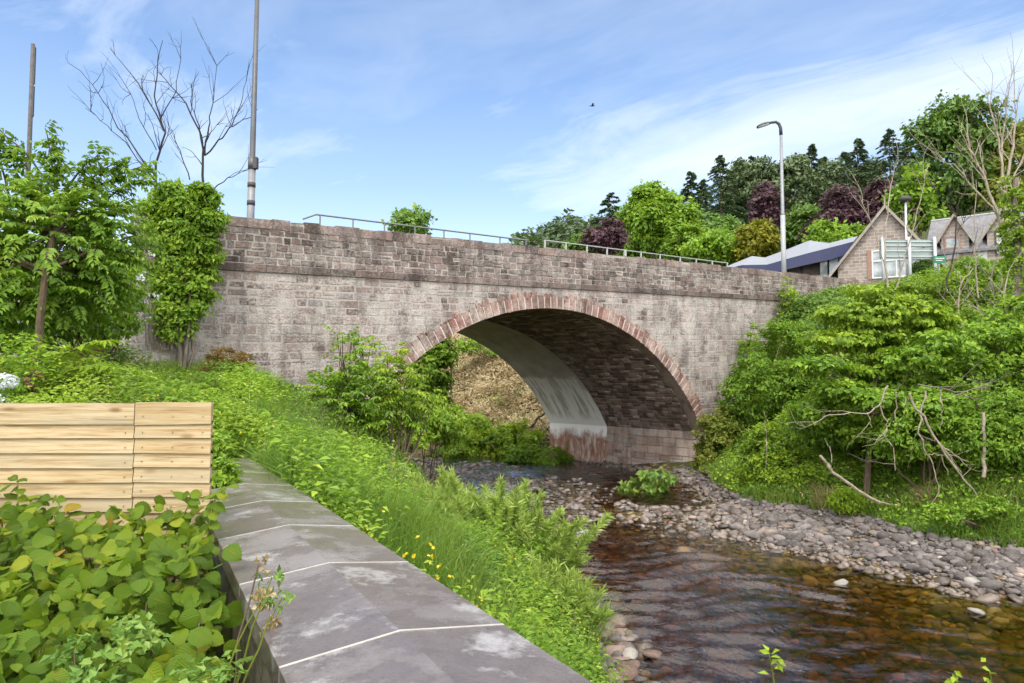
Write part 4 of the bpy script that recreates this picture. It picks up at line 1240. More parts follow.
# ------------------------------------------------------------------ left side plants
def spray_tree():
    base = at(38, 352, 10.); base[2] = g1(base[0], base[1])
    t = thing('pinnate_tree', 'bright green tree of drooping pinnate leaves in front of the left bridge wall', 'tree', base); o = Vector(t.location)
    st = MB(); b = MB()
    tr = [base, at(40, 320, 9.9), at(46, 270, 9.9), at(54, 232, 10.4), at(60, 195, 11.2)]
    st.tube(wiggle(tr[0], tr[1], 2).tolist() + [tuple(q) for q in tr[2:]], [.058, .052, .046, .04, .03], 8)
    n = 640
    B = np.array([pxblob(55, 250, 11, 80, 70, 1.4), pxblob(15, 230, 10.8, 60, 60, 1.2), pxblob(105, 225, 11.2, 42, 45, 1.), pxblob(20, 300, 10.8, 60, 45, 1.), pxblob(70, 195, 11, 60, 25, .8), pxblob(95, 285, 11.6, 40, 45, .7)])
    w = B[:, 3] * B[:, 5]; bi = rng.choice(len(B), n, p=w / w.sum())
    d = rnd_dir(n); d[:, 1] -= .25; d = unit(d)
    O = B[bi, :3] + d * B[bi, 3:6] * rng.uniform(.45, 1.0, (n, 1))
    out = unit((O - at(54, 240, 11.2)) * np.array([1, 1, .4]) + np.array([0, 0, .5]) + rng.normal(size=(n, 3)) * .4)
    L = rng.uniform(.45, .95, n)
    sprays(b, O - out * (L * .4)[:, None], out, L, 8, .14, .5, .42, (.05, .95), 1, None)
    # long wands against the sky
    wands = [((60, 200), (-12, 118), 1), ((40, 190), (5, 150), 1), ((75, 205), (145, 165), 1), ((90, 215), (150, 178), 1), ((60, 200), (100, 152), 1), ((45, 195), (62, 160), 1), ((70, 205), (120, 160), 1), ((10, 200), (-10, 150), 1), ((55, 205), (45, 128), 1)]
    for (a, c, _) in wands:
        p, q = at(a[0], a[1], 11), at(c[0], c[1], 10.8)
        P = wiggle(p, q, 8, .03, .12); st.tube(P, np.linspace(.022, .006, 8), 5)
        tt = rng.uniform(.3, 1, 22); O = np.stack([np.interp(tt, np.linspace(0, 1, 8), P[:, k]) for k in range(3)], -1)
        dr = unit(q - p)[None] * .5 + rng.normal(size=(22, 3)) * .5 + np.array([0, 0, -.1])
        sprays(b, O, dr, rng.uniform(.2, .4, 22), 4, .12, .48, .4, (.05, .7), 1, None)
    for q in O[:0]: pass
    for i in rng.choice(n, 40, replace=False):
        st.tube(wiggle(tr[3] if rng.random() < .6 else tr[2], B[bi[i], :3] + d[i] * B[bi[i], 3:6] * .6, 5, .06), np.linspace(.028, .008, 5), 5)
    f = b.build('foliage', M['bright'], t); f.location = -o
    s = st.build('trunk', M['bark_brown'], t); s.location = -o
spray_tree()

def white_bush():
    base = at(105, 340, 13); base[2] = g1(base[0], base[1])
    bl = [pxblob(95, 290, 13, 55, 55, .9), pxblob(50, 320, 13, 50, 30, .8), pxblob(10, 300, 12.5, 45, 60, .9), pxblob(120, 255, 13.5, 30, 30, .6)]
    t = make_bush('flowering_shrub', 'dark leafy shrub with small cream flowers behind the pinnate tree', 'shrub', base, bl, 9000, .10, M['mid'], M['bark_brown'], 10, .03, per=22, clump=.22, gap=.1)
    b = MB(); o = Vector(t.location)
    clump_leaves(b, [(x, y, z, a * 1.03, c * 1.03, e * 1.03) for x, y, z, a, c, e in bl], 420, .06, .8, per=7, clump=.12, shell=.9)
    f = b.build('blossom', M['petal_white'], t); f.location = -o
white_bush()

def wall_ivy():
    base = bw(-.9, -.35, 0); base[2] = g1(base[0], base[1])
    D = 17.2
    bl = [pxblob(182, 232, D, 34, 30, .55), pxblob(190, 208, D, 24, 18, .5), pxblob(200, 250, D, 19, 40, .45), pxblob(176, 270, D, 26, 30, .5), pxblob(192, 296, D, 19, 30, .4), pxblob(172, 305, D, 18, 24, .4), pxblob(178, 326, D, 15, 18, .35), pxblob(156, 222, D, 18, 20, .4), pxblob(168, 196, D, 10, 9, .3), pxblob(207, 275, D, 8, 30, .3)]
    bl += [pxblob(rng.uniform(152, 214), rng.uniform(190, 318), D - .1, rng.uniform(5, 11), rng.uniform(5, 12), .3) for _ in range(16)]
    make_bush('ivy_column', 'bulging yellow green ivy column smothering the end of the bridge parapet', 'ivy', base, bl, 22000, .13, M['bright'], M['bark_grey'], 9, .05, per=24, clump=.25, gap=.22, tone=(.1, 1), shell=.7)
    base = bw(-3.2, -.2, 0); base[2] = g1(base[0], base[1])
    bl = [pxblob(124, 290, 16, 9, 34, .2), pxblob(120, 315, 16, 11, 18, .2), pxblob(128, 262, 16, 10, 16, .2)]
    make_bush('ivy_strand', 'narrow hanging strand of dark ivy on the bridge wall left of the ivy column', 'ivy', base, bl, 1700, .10, M['mid'], None, per=20, clump=.12, shell=.8)
    b = MB(); base = bw(-1.6, -.25, 0); base[2] = g1(base[0], base[1])
    t = thing('dead_ivy_stems', 'tangle of dry bare ivy stems on the wall between the ivy strand and column', 'dead stems', base); o = Vector(t.location)
    for i in range(26):
        u0 = rng.uniform(138, 172); b.tube(wiggle(at(u0, 350, 17), at(u0 + rng.uniform(-12, 14), rng.uniform(262, 300), 17), 6, .09), np.linspace(.016, .005, 6), 4, rng.random())
    s = b.build('stem', M['bark_grey'], t); s.location = -o
    base = at(228, 374, 16.0); base[2] = g1(base[0], base[1])
    bl = [pxblob(228, 360, 16, 22, 13, .4), pxblob(215, 364, 16, 14, 10, .3), pxblob(240, 363, 16, 12, 10, .3)]
    make_bush('rust_bush', 'low clipped rust brown bush at the foot of the bridge wall', 'shrub', base, bl, 4200, .05, M['rust'], M['bark_brown'], 5, .02, per=20, clump=.1, shell=.8)
wall_ivy()

def ferns():
    spots = [(22, 372, 9.5, 1.25, 'large yellow green fern at the left edge behind the fence'), (62, 362, 11, 1.0, 'tall yellow green fern below the pinnate tree trunk'), (5, 350, 10.5, 1.1, None),
             (108, 392, 9.5, .8, None), (140, 385, 10.5, .85, None), (165, 392, 10, .75, None), (195, 395, 10.2, .7, None), (125, 372, 12, .8, None), (155, 366, 13.0, .75, None), (185, 380, 12.5, .6, None)]
    for u, v, D, s, lb in spots:
        c = at(u, v, D); c[2] = g1(c[0], c[1]) + .02; s *= 1.65
        t = thing('fern', lb or 'medium fern among the undergrowth between the fence and the bridge wall', 'fern', c, group=None if lb else 'ferns behind the fence'); o = Vector(t.location)
        n = 15; a = rng.uniform(0, 6.283, n)
        dr = np.stack([np.cos(a), np.sin(a), rng.uniform(.7, 1.6, n)], -1)
        b = MB(); st = MB()
        sprays(b, np.repeat(c[None], n, 0) + rng.normal(size=(n, 3)) * .05, dr, s * rng.uniform(.8, 1.2, n), 22, .15 * s, .26, .45, (.3, 1), 1, st, .1)
        f = b.build('fronds', M['yellow'] if lb else M['fern'], t); f.location = -o
        s_ = st.build('stalks', M['olive'], t); s_.location = -o
ferns()

def flowers_left():
    # white bloom at the picture's left edge
    c = at(6, 400, 8.5); c[2] = g1(c[0], c[1])
    bl = [pxblob(-2, 405, 8.5, 26, 28, .35)]
    t = make_bush('hydrangea', 'hydrangea with pale blue white flower heads at the left edge above the fence', 'shrub', c, bl, 700, .09, M['mid'], M['bark_brown'], 5, .02, per=14, clump=.12)
    o = Vector(t.location)
    for (u, v, r) in ((6, 381, 9), (1, 401, 8), (-14, 390, 9)):
        b = MB(); q = pxblob(u, v, 8.3, r, r * .8); clump_leaves(b, [q], 260, .035, .9, per=6, clump=.03, shell=.9, tone=(0, 1))
        f = b.build('flower_head', M['petal_white'], t); f.location = -o
    for i, (u, v, D, lb) in enumerate(((33, 384, 9, 'spike of dusky pink flowers beside the hydrangea'), (72, 352, 12, 'loose patch of dusky red flowers below the pinnate tree'), (92, 354, 12.3, 'smaller dusky red flower patch right of the tree trunk'))):
        c = at(u, v + 8, D); c[2] = g1(c[0], c[1])
        t = thing('pink_flower', lb, 'flower', c); o = Vector(t.location)
        b = MB(); clump_leaves(b, [pxblob(u, v, D, 5 if i == 0 else 12, 15 if i == 0 else 6)], 170, .05, .8, per=8, clump=.07, tone=(0, 1))
        f = b.build('petals', M['petal_pink'], t); f.location = -o
        b = MB()
        for k in range(6): b.tube(wiggle(c, at(u + rng.uniform(-8, 8), v, D), 4, .05), [.012, .01, .008, .005], 4)
        s = b.build('stem', M['olive'], t); s.location = -o
flowers_left()

def left_bank_shrubs():
    def sh(name, lb, u, v, D, bl, n, size, mat, nst=8, **kw):
        c = at(u, v, D); c[2] = g1(c[0], c[1])
        return make_bush(name, lb, 'shrub', c, bl, n, size, mat, M['bark_brown'], nst, .03, **kw)
    def pin(name, lb, u, v, D, bl, n, ll, mat, droop=.35):
        c = at(u, v, D); c[2] = g1(c[0], c[1])
        t = thing(name, lb, 'shrub', c); o = Vector(t.location); b = MB(); st = MB()
        B = np.array(bl); w = B[:, 3] * B[:, 5]; bi = rng.choice(len(B), n, p=w / w.sum()); d = rnd_dir(n)
        O = B[bi, :3] + d * B[bi, 3:6] * rng.uniform(.4, 1, (n, 1))
        out = unit(d * np.array([1, 1, .5]) + np.array([0, 0, .6]) + rng.normal(size=(n, 3)) * .3)
        sprays(b, O, out, rng.uniform(.3, .6, n), 5, ll, .42, droop, (.05, .95), 1)
        stems(st, c, O[rng.choice(n, 14)], .03)
        f = b.build('foliage', mat, t); f.location = -o
        s = st.build('stem', M['bark_brown'], t); s.location = -o
    pin('elder_shrub', 'large dark green elder shrub covering the left end of the arch ring', 360, 420, 17.2, [pxblob(355, 402, 17.2, 42, 28, 1.), pxblob(332, 392, 17.2, 26, 20, .7), pxblob(388, 414, 17.4, 34, 22, .8), pxblob(366, 378, 17.2, 22, 14, .5)], 560, .16, M['mid'])
    pin('elder_sapling', 'thin sapling with few leaves rising against the pale spandrel wall', 355, 385, 17.5, [pxblob(352, 352, 17.5, 14, 18, .3), pxblob(345, 340, 17.5, 12, 8, .3), pxblob(364, 345, 17.5, 8, 12, .3)], 36, .15, M['bright'])
    pin('ash_sapling', 'arching yellow green sapling in front of the lower arch stones', 402, 400, 17.0, [pxblob(398, 372, 17, 16, 12, .3), pxblob(390, 352, 17, 14, 6, .3), pxblob(410, 395, 17.2, 22, 20, .4)], 110, .15, M['yellow'], .5)
    sh('riverside_bush', 'rounded green bush on the left bank below the arch opening', 428, 440, 21, [pxblob(425, 420, 21, 32, 22, .9), pxblob(400, 434, 20, 26, 16, .8), pxblob(450, 425, 22.5, 18, 18, .7)], 5200, .17, M['fern'], per=20, clump=.3, gap=.15)
    sh('arch_sapling', 'bright young tree standing in the left of the arch opening', 432, 420, 37.0, [pxblob(430, 375, 37, 19, 32, .9), pxblob(424, 398, 37, 24, 20, 1.), pxblob(443, 352, 37, 10, 16, .5)], 4200, .28, M['bright'], per=18, clump=.4, gap=.2)
    # long narrow leaves at the waterside
    def tuft(lb, u, v, D, W, Hh, n, hgt):
        c = at(u, v, D); c[2] = max(g1(c[0], c[1]), -.05)
        t = thing('willow_shrub', lb, 'shrub', c); o = Vector(t.location); b = MB(); st = MB()
        k = D / FPX
        ns = 70; a = rng.uniform(0, 6.283, ns); r = np.sqrt(rng.random(ns))
        X0 = np.stack([c[0] + np.cos(a) * r * W * k * .55, c[1] + np.sin(a) * r * W * k * .55, 0 * a], -1); X0[:, 2] = np.maximum(gz(X0[:, 0], X0[:, 1]), -.02)
        for i in range(ns):
            out = np.array([math.cos(a[i]), math.sin(a[i]), 0]) * r[i] * .75 + np.array([.02, 0, 0])
            tip = X0[i] + (out + np.array([0, 0, 1.])) * hgt * rng.uniform(.6, 1.1)
            P = wiggle(X0[i], tip, 6, .04); P[:, 2] -= np.linspace(0, 1, 6) ** 3 * .18 * hgt * r[i]
            st.tube(P, np.linspace(.009, .003, 6), 4)
            m = int(1.6 * n) // ns; tt = rng.uniform(.12, 1, m)
            Q = np.stack([np.interp(tt, np.linspace(0, 1, 6), P[:, q]) for q in range(3)], -1)
            ax = unit(unit(tip - X0[i])[None] * .9 + rng.normal(size=(m, 3)) * .5 + np.array([0, 0, -.05]))
            leafmesh(b, Q, ax, rnd_dir(m) + np.array([0, 0, .5]), rng.uniform(.08, .20, m), .011, np.clip(.35 + .6 * tt + rng.normal(size=m) * .15, 0, 1), 1, .3)
        f = b.build('foliage', M['willow'], t); f.location = -o
        s = st.build('stem', M['olive'], t); s.location = -o
    tuft('large feathery willow tuft overhanging the water at the left bank', 500, 590, 12.6, 85, 80, 17000, 1.5)
    tuft('willow tuft leaning out lower down in front of the largest one', 470, 605, 11.6, 60, 60, 6000, .9)
    tuft('small feathery tuft beside the near shoal stones', 545, 650, 10.4, 50, 60, 5000, .9)
    
left_bank_shrubs()

def bank_clumps():
    g = [(252, 432, 30, 24, 'mid', .085, 'broad leafy weed clump above the far end of the coping'), (300, 425, 30, 20, 'dark', .08, 'darker weed clump in the middle of the grassy bank'),
         (345, 468, 26, 20, 'mid', .075, 'bushy weed clump beside the upper coping slabs'), (395, 478, 28, 20, 'willow', .08, 'grey green weed clump near the crest of the grassy bank'),
         (430, 512, 22, 18, 'yellow', .07, 'yellowish weed clump on the bank crest above the riffle'), (270, 390, 30, 16, 'dark', .09, 'dark weed clump below the rust brown bush'),
         (318, 392, 22, 14, 'smallrose', .09, 'bright weed clump left of the elder shrub'), (425, 560, 24, 18, 'bright', .065, 'leafy weed clump between the coping and the willow tufts'),
         (120, 352, 30, 16, 'mid', .10, 'dark leafy clump at the foot of the ivy strand'), (175, 360, 24, 12, 'bright', .09, 'leafy clump at the foot of the ivy column'), (30, 340, 34, 16, 'bright', .11, 'leafy clump at the foot of the pinnate tree')]
    for u, v, ru, rv, mt, sz, lb in g:
        q = on(u, v + rv * .6); D = q[1]
        bl = [pxblob(u + rng.uniform(-.5, .5) * ru, v + rng.uniform(-.3, .4) * rv, D + rng.uniform(-.3, .3), ru * rng.uniform(.45, .7), rv * rng.uniform(.6, 1.0)) for _ in range(4)]
        make_bush('weed_clump', lb, 'plant', q, bl, 2400, sz, M[mt], M['olive'], 8, .012, per=14, clump=.17, gap=.1, lod=1)
bank_clumps()

def coping_end():
    for u, v, ru, rv, D, mt, sz, lb in ((222, 482, 10, 22, 6.0, 'mid', .05, 'weeds between the fence end and the far coping slabs'), (216, 452, 12, 20, 7.2, 'bright', .06, 'taller weeds behind the end of the fence')):
        q = at(u, v + rv, D); q[2] = min(q[2], g1(q[0], q[1]) + .3)
        bl = [pxblob(u + rng.uniform(-.4, .4) * ru, v + rng.uniform(-.5, .5) * rv, D, ru * .7, rv * .6) for _ in range(5)]
        make_bush('weed_clump', lb, 'plant', q, bl, 1500, sz, M[mt], M['olive'], 8, .008, per=12, clump=.09, gap=.1, lod=1)
    b = MB(); n = 900; l = rng.uniform(5.2, 7.4, n); w = rng.normal(-.30, .10, n)
    q = WMID + l[:, None] * WDIR + w[:, None] * WPER
    P = np.c_[q, wall_z(l) + .045 * (1 - np.abs(w) / .39) + .006 + rng.random(n) ** 2 * .05]
    leafmesh(b, P, rnd_dir(n) * [1, 1, .3], unit(np.array([0, 0, 1.]) + rng.normal(size=(n, 3)) * .4), .045 * rng.uniform(.6, 1.3, n), .028, rng.random(n), 1)
    tag(b.build('leaf_litter', M['rust']), 'brown fallen leaves gathered on the far end of the coping', 'leaf litter', kind='stuff')
coping_end()

# ------------------------------------------------------------------ foreground planting left of the wall
def big_leaf_shrub():
    base = (-2.1, 2.9, g1(-2.1, 2.9))
    t = thing('broadleaf_shrub', 'dense foreground shrub with big crinkled green and yellowing leaves before the fence', 'shrub', base); o = Vector(t.location)
    b = MB(); st = MB(); w1, w2 = Wob(61, 2.2), Wob(62, 5.)
    n = 5200
    y = rng.uniform(.9, 4.18, n * 2) ; x = rng.uniform(-4.4, -.55, n * 2)
    q = np.stack([x, y], -1) - WMID; side = q @ WPER
    u, _, _ = project(np.stack([x, y, 0 * x + 3.5], -1))
    k = (side < -.44 + .05 * w2(np.stack([x, y], -1)) - .0 * y) & (u > -160); x, y, side = x[k][:n], y[k][:n], side[k][:n]
    n = len(x)
    X2 = np.stack([x, y], -1)
    top = 3.21 + .10 * y + .05 * smooth(-1.6, -3.2, x) + .15 * w1(X2) + .11 * w2(X2) - .25 * smooth(-.62, -.42, side) * smooth(3.2, 2.2, y)
    top = top - .10 * smooth(-2.0, -1.0, -y)
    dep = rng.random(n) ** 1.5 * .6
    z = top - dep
    P = np.stack([x, y, z], -1)
    gr = np.stack([-w1(X2 + [.1, 0]) + w1(X2), -w1(X2 + [0, .1]) + w1(X2), 0 * x], -1) * 1.6
    nn = unit(np.array([0, -.6, .85]) + gr + rng.normal(size=(n, 3)) * .5)
    az = rng.uniform(0, 6.283, n)
    ax = unit(np.stack([np.cos(az), np.sin(az) - .35, -.35 + 0 * az], -1))
    L = rng.choice([.055, .075, .095, .115], n, p=[.25, .35, .27, .13]) * rng.uniform(.85, 1.15, n)
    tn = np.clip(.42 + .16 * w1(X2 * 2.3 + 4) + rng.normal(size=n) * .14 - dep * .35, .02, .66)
    odd = rng.random(n); hot = (w2(X2 * .7 + 9) > .75) & (dep < .25)
    tn = np.where(hot & (odd < .45), rng.uniform(.66, .84, n), tn); tn = np.where((odd > .992) & (dep < .2), rng.uniform(.88, 1, n), tn)
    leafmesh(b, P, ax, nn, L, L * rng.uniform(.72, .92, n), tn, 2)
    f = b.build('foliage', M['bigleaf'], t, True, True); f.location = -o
    for i in rng.choice(n, 170, replace=False):
        c = np.array([x[i] + rng.normal() * .25, y[i] + rng.normal() * .2, 2.72])
        if (c[:2] - WMID) @ WPER > -.5: continue
        st.tube(wiggle(c, P[i] - np.array([0, 0, .02]), 6, .07), np.linspace(.011, .003, 6), 5, rng.random())
    s = st.build('stem', M['bark_brown'], t); s.location = -o
big_leaf_shrub()

def fence_climbers():
    def shoot(lb, pts, D, n, L, mat='bigleaf'):
        P = np.array([at(u, v, D) for u, v in pts]); base = P[0].copy(); base[2] = g1(base[0], base[1])
        t = thing('climber', lb, 'climber', base); o = Vector(t.location); st = MB(); b = MB()
        P = np.vstack([base, P]); tt = np.linspace(0, 1, len(P)); ti = np.linspace(0, 1, 14)
        Q = np.stack([np.interp(ti, tt, P[:, k]) for k in range(3)], -1) + rng.normal(size=(14, 3)) * .008
        st.tube(Q, np.linspace(.008, .003, 14), 5)
        ts = np.repeat(np.linspace(.4, 1, n // 2), 2); C = np.stack([np.interp(ts, ti, Q[:, k]) for k in range(3)], -1)
        sd = np.tile([1, -1], n // 2)[:, None] * np.array([1., -.3, 0])
        ax = unit(sd + rng.normal(size=(n, 3)) * .3 + np.array([0, -.2, -.15]))
        leafmesh(b, C, ax, unit(np.array([0, -.6, .8]) + rng.normal(size=(n, 3)) * .3), L * rng.uniform(.7, 1.2, n), L * .62, rng.uniform(.25, .62, n), 2)
        f = b.build('foliage', M[mat], t, True, True); f.location = -o
        s = st.build('stem', M['olive'], t); s.location = -o
    shoot('leafy climber shoot against the fence at the left edge', [(10, 545), (14, 510), (18, 480)], 4.15, 14, .085)
    shoot('slender climber shoot in front of the fence second from the left', [(30, 560), (34, 520), (40, 492)], 4.1, 12, .08)
    shoot('single yellowish shoot in front of the middle of the fence', [(66, 555), (62, 520), (58, 500)], 3.9, 8, .075)
    shoot('upright shoot reaching over the coping by the fence end', [(205, 545), (214, 505), (224, 490)], 3.9, 14, .09)
    shoot('leafy shoot at the right end of the fence boards', [(176, 540), (184, 510), (190, 494)], 4.0, 12, .09)
fence_climbers()

def rose_bush():
    base = (-1.15, 1.9, g1(-1.15, 1.9))
    bl = []
    for i in range(20):
        y = rng.uniform(1.2, 2.35); lim = WMID[0] + (y - WMID[1]) * WDIR[0] / WDIR[1]
        x = lim - .64 - rng.uniform(.02, .40); bl.append((x, y, 3.24 + .07 * y + rng.uniform(-.14, .10), .15, .15, .12))
    t = make_bush('small_leaf_bush', 'fine grey green small leaved bush spilling against the edge of the coping', 'shrub', base, bl, 8000, .032, M['smallrose'], M['bark_brown'], 40, .008, per=18, clump=.07, lod=1, gap=.1)
    # one dried flower stem and a sprig leaning over the slabs
    c = np.array([-.98, 2.35, 3.15])
    t = thing('dry_flower', 'dry brown seed stem standing against the coping face', 'dead stem', c); o = Vector(t.location)
    b = MB(); tip = at(258, 566, 2.5); b.tube(wiggle(c, tip, 6, .05), np.linspace(.006, .003, 6), 5)
    s = b.build('stem', M['bark_brown'], t); s.location = -o
    b = MB(); clump_leaves(b, [tuple(at(258 + 3 * i, 566 + 14 * i, 2.5)) + (.025, .025, .03) for i in range(5)], 170, .022, .8, per=10, clump=.02); s = b.build('seed_head', M['straw'], t); s.location = -o
    c = np.array([-.98, 2.25, 3.2])
    t = thing('sprig', 'small leafy sprig leaning over the wet coping slabs', 'sprig', c); o = Vector(t.location)
    b = MB(); st = MB()
    for (u, v) in ((272, 577), (282, 598), (262, 600)):
        q = at(u, v, 2.35); P = wiggle(c, q, 7, .05); st.tube(P, np.linspace(.005, .002, 7), 4)
        clump_leaves(b, [tuple(q) + (.035, .035, .03)], 26, .026, .5, per=6, clump=.03)
    f = b.build('foliage', M['smallrose'], t); f.location = -o
    s = st.build('stem', M['olive'], t); s.location = -o
rose_bush()

def front_sprigs():
    for lb, pts, D, n in (('pale leafy shoot tip in front of the river at the bottom centre right', [(775, 690), (772, 668), (768, 650)], 3.6, 16), ('pale leafy shoot tip at the bottom edge near the right corner', [(962, 700), (958, 684), (955, 672)], 4.2, 12), ('narrow leafy shoot at the bottom right corner', [(995, 700), (992, 684), (990, 672)], 4.2, 10)):
        P = np.array([at(u, v, D) for u, v in pts]); c = P[0].copy(); c[2] = max(g1(c[0], c[1]), -.5)
        t = thing('shoot', lb, 'shoot', c); o = Vector(t.location); st = MB(); b = MB()
        st.tube(np.vstack([wiggle(c, P[0], 8, .02), P[1:]]), np.linspace(.012, .003, 10), 5)
        C = P[rng.integers(0, 3, n)] + rng.normal(size=(n, 3)) * np.array([.03, .03, .03])
        leafmesh(b, C, unit(rng.normal(size=(n, 3)) * np.array([1, .6, .4]) + [0, -.2, .1]), unit(np.array([0, -.5, .8]) + rng.normal(size=(n, 3)) * .3), .055, .032, rng.uniform(.5, .95, n), 1)
        f = b.build('foliage', M['yellow'], t); f.location = -o
        s = st.build('stem', M['olive'], t); s.location = -o
front_sprigs()
#@@PART3

# ------------------------------------------------------------------ right bank
def bank_shrub(name, lb, cat, pb, n, size, mat, D=None, foot=None, stem='bark_brown', nst=8, **kw):
    """pb: (u, v, ru, rv[, dD]) in the picture, at the depth of the ground below"""
    if D is None:
        u, v, ru, rv = pb[0][:4]; D = on(*(foot or (u, v + rv * .8)))[1] - .2
    bl = [pxblob(p[0], p[1], D + (p[4] if len(p) > 4 else 0), p[2], p[3]) for p in pb]
    c = np.array(bl[0][:3]); c[2] = g1(c[0], c[1])
    return make_bush(name, lb, cat, c, bl, n, size, M[mat], M[stem] if stem else None, nst, .04, **kw)

bank_shrub('hanging_creeper', 'yellowish creeper curtain with dry stems hanging over the right abutment corner', 'creeper', [(722, 448, 20, 40), (709, 472, 14, 22), (732, 425, 16, 22), (706, 440, 8, 26)], 8000, .15, 'olive', D=29.0, per=22, clump=.28, gap=.1, shell=.85)
bank_shrub('dark_creeper', 'darker green creeper strip between the yellowish curtain and the bright ivy mound', 'creeper', [(748, 470, 15, 36), (755, 450, 14, 22)], 3600, .15, 'mid', D=27.2, per=22, clump=.28, gap=.05, tone=(0, .6))
bank_shrub('ivy_mound', 'bright green ivy mound tumbling to the stones right of the bridge', 'ivy', [(786, 475, 36, 30), (768, 462, 26, 36, .5), (810, 468, 26, 28, .4), (782, 448, 30, 22, 1.)], 20000, .115, 'yellow', D=23.2, per=26, clump=.24, shell=.9, flat=.7, tone=(.0, .75))
bank_shrub('bank_scrub', 'olive scrub against the right end of the bridge face', 'shrub', [(762, 385, 34, 40), (745, 400, 22, 30), (785, 350, 34, 30, 1.), (800, 395, 34, 36, -1.)], 13000, .15, 'bright', D=28.6, per=22, clump=.34, gap=.25, tone=(.0, .75))
bank_shrub('wall_climber', 'thin climber with pointed shoots running up the pale bridge face', 'climber', [(746, 352, 5, 24), (741, 375, 6, 18), (757, 378, 9, 12), (771, 345, 6, 26), (765, 362, 14, 18), (752, 338, 4, 16)], 2600, .13, 'mid', D=31.6, per=16, clump=.18, shell=.7)
bank_shrub('parapet_climber', 'yellow green climber against the end of the string course', 'climber', [(788, 300, 7, 22), (792, 318, 10, 18)], 1500, .14, 'yellow', D=33.3, per=16, clump=.2, shell=.7)
bank_shrub('ivy_drift', 'dark glossy ivy drift lying along the foot of the right parapet', 'ivy', [(818, 305, 36, 12), (845, 300, 26, 14, 1.), (800, 322, 22, 16)], 6500, .16, 'dark', D=33.2, per=22, clump=.3, shell=.8, tone=(.3, 1))
bank_shrub('grey_shrub', 'grey green shrub above the yellow maple below the parapet end', 'shrub', [(842, 312, 26, 12), (815, 330, 20, 14)], 3200, .15, 'smallrose', D=30.5, per=18, clump=.28, gap=.2)

def maple():
    D = 20.5
    c = at(868, 440, D); c[2] = g1(c[0], c[1])
    t = thing('maple', 'spreading maple in flat layers, yellow green on top, on the right bank', 'tree', c); o = Vector(t.location)
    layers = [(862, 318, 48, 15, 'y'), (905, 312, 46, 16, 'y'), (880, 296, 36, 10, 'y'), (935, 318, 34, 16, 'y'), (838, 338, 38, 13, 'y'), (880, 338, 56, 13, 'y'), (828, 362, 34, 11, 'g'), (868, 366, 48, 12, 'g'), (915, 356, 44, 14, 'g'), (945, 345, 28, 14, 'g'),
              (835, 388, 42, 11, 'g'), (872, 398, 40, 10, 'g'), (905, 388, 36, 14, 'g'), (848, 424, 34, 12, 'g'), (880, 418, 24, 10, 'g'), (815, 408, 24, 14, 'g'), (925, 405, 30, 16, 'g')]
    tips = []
    for key, mat, nm in (('y', 'yellow', 'upper_foliage'), ('g', 'mid', 'lower_foliage')):  # upper layers take the yellow green leaves, lower layers the mid green
        b = MB()
        for (u, v, ru, rv, k) in layers:
            if k != key: continue
            dd = D + rng.uniform(-1.0, 1.2) + (400 - v) * .012
            bl = [pxblob(u + rng.uniform(-.4, .4) * ru, v + rng.uniform(-.5, .5) * rv, dd, ru * rng.uniform(.5, .8), rv * rng.uniform(.6, .9), .9) for _ in range(3)]
            C = clump_leaves(b, bl, int(ru * rv * 2.6), .15, .75, per=20, clump=.3, flat=.32, up=1.0, shell=.55, gap=.15, tone=(.05, .85) if key == 'y' else (.1, .9))
            tips += list(C[:1])
        f = b.build(nm, M[mat], t); f.location = -o
    b = MB(); fork = at(872, 415, D + .4)
    b.tube(wiggle(c - [0, 0, .2], fork, 5, .05), np.linspace(.11, .08, 5), 7)
    stems(b, fork, tips[::2], .032, 6, .08)
    s = b.build('trunk', M['bark_brown'], t); s.location = -o
maple()

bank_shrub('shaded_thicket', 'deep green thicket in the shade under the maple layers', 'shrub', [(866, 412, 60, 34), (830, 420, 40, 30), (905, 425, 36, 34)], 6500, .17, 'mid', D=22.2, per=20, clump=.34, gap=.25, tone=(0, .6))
bank_shrub('golden_shrub', 'bright golden green shrub on the crest below the road sign', 'shrub', [(925, 300, 42, 22), (895, 296, 28, 16), (955, 292, 32, 20), (940, 322, 38, 18)], 8500, .15, 'yellow', D=27.5, per=20, clump=.32, gap=.2, tone=(0, .75))
bank_shrub('crest_shrub', 'mid green shrub on the crest in front of the right hand cottage', 'shrub', [(1000, 288, 34, 28), (975, 272, 28, 16), (1025, 275, 26, 30)], 6000, .16, 'bright', D=28, per=20, clump=.34, gap=.25)
bank_shrub('leafy_thicket', 'large leafy thicket at the right edge above the dead stump', 'shrub', [(990, 350, 44, 36), (1015, 325, 34, 32), (965, 372, 34, 26), (1020, 372, 36, 30)], 9500, .16, 'mid', D=22.0, per=22, clump=.34, gap=.25)
bank_shrub('ground_ivy', 'lush bright green ivy carpet at the right edge below the thicket', 'ivy', [(1010, 425, 40, 36), (985, 440, 30, 28), (1030, 455, 34, 34)], 12000, .12, 'bright', D=18.6, per=24, clump=.26, shell=.85, tone=(.1, .8))
bank_shrub('nettle_bank', 'mid green nettle growth between the hanging dead branches', 'shrub', [(925, 425, 38, 36), (955, 410, 34, 34), (900, 440, 30, 22), (960, 448, 30, 20)], 8000, .13, 'mid', D=19.6, per=22, clump=.28, gap=.2, tone=(.1, .9))
bank_shrub('yellow_tussock', 'yellow green tussock beside the fallen log', 'plant', [(845, 500, 16, 14)], 1300, .13, 'yellow', D=20.2, per=18, clump=.2, aspect=.25)
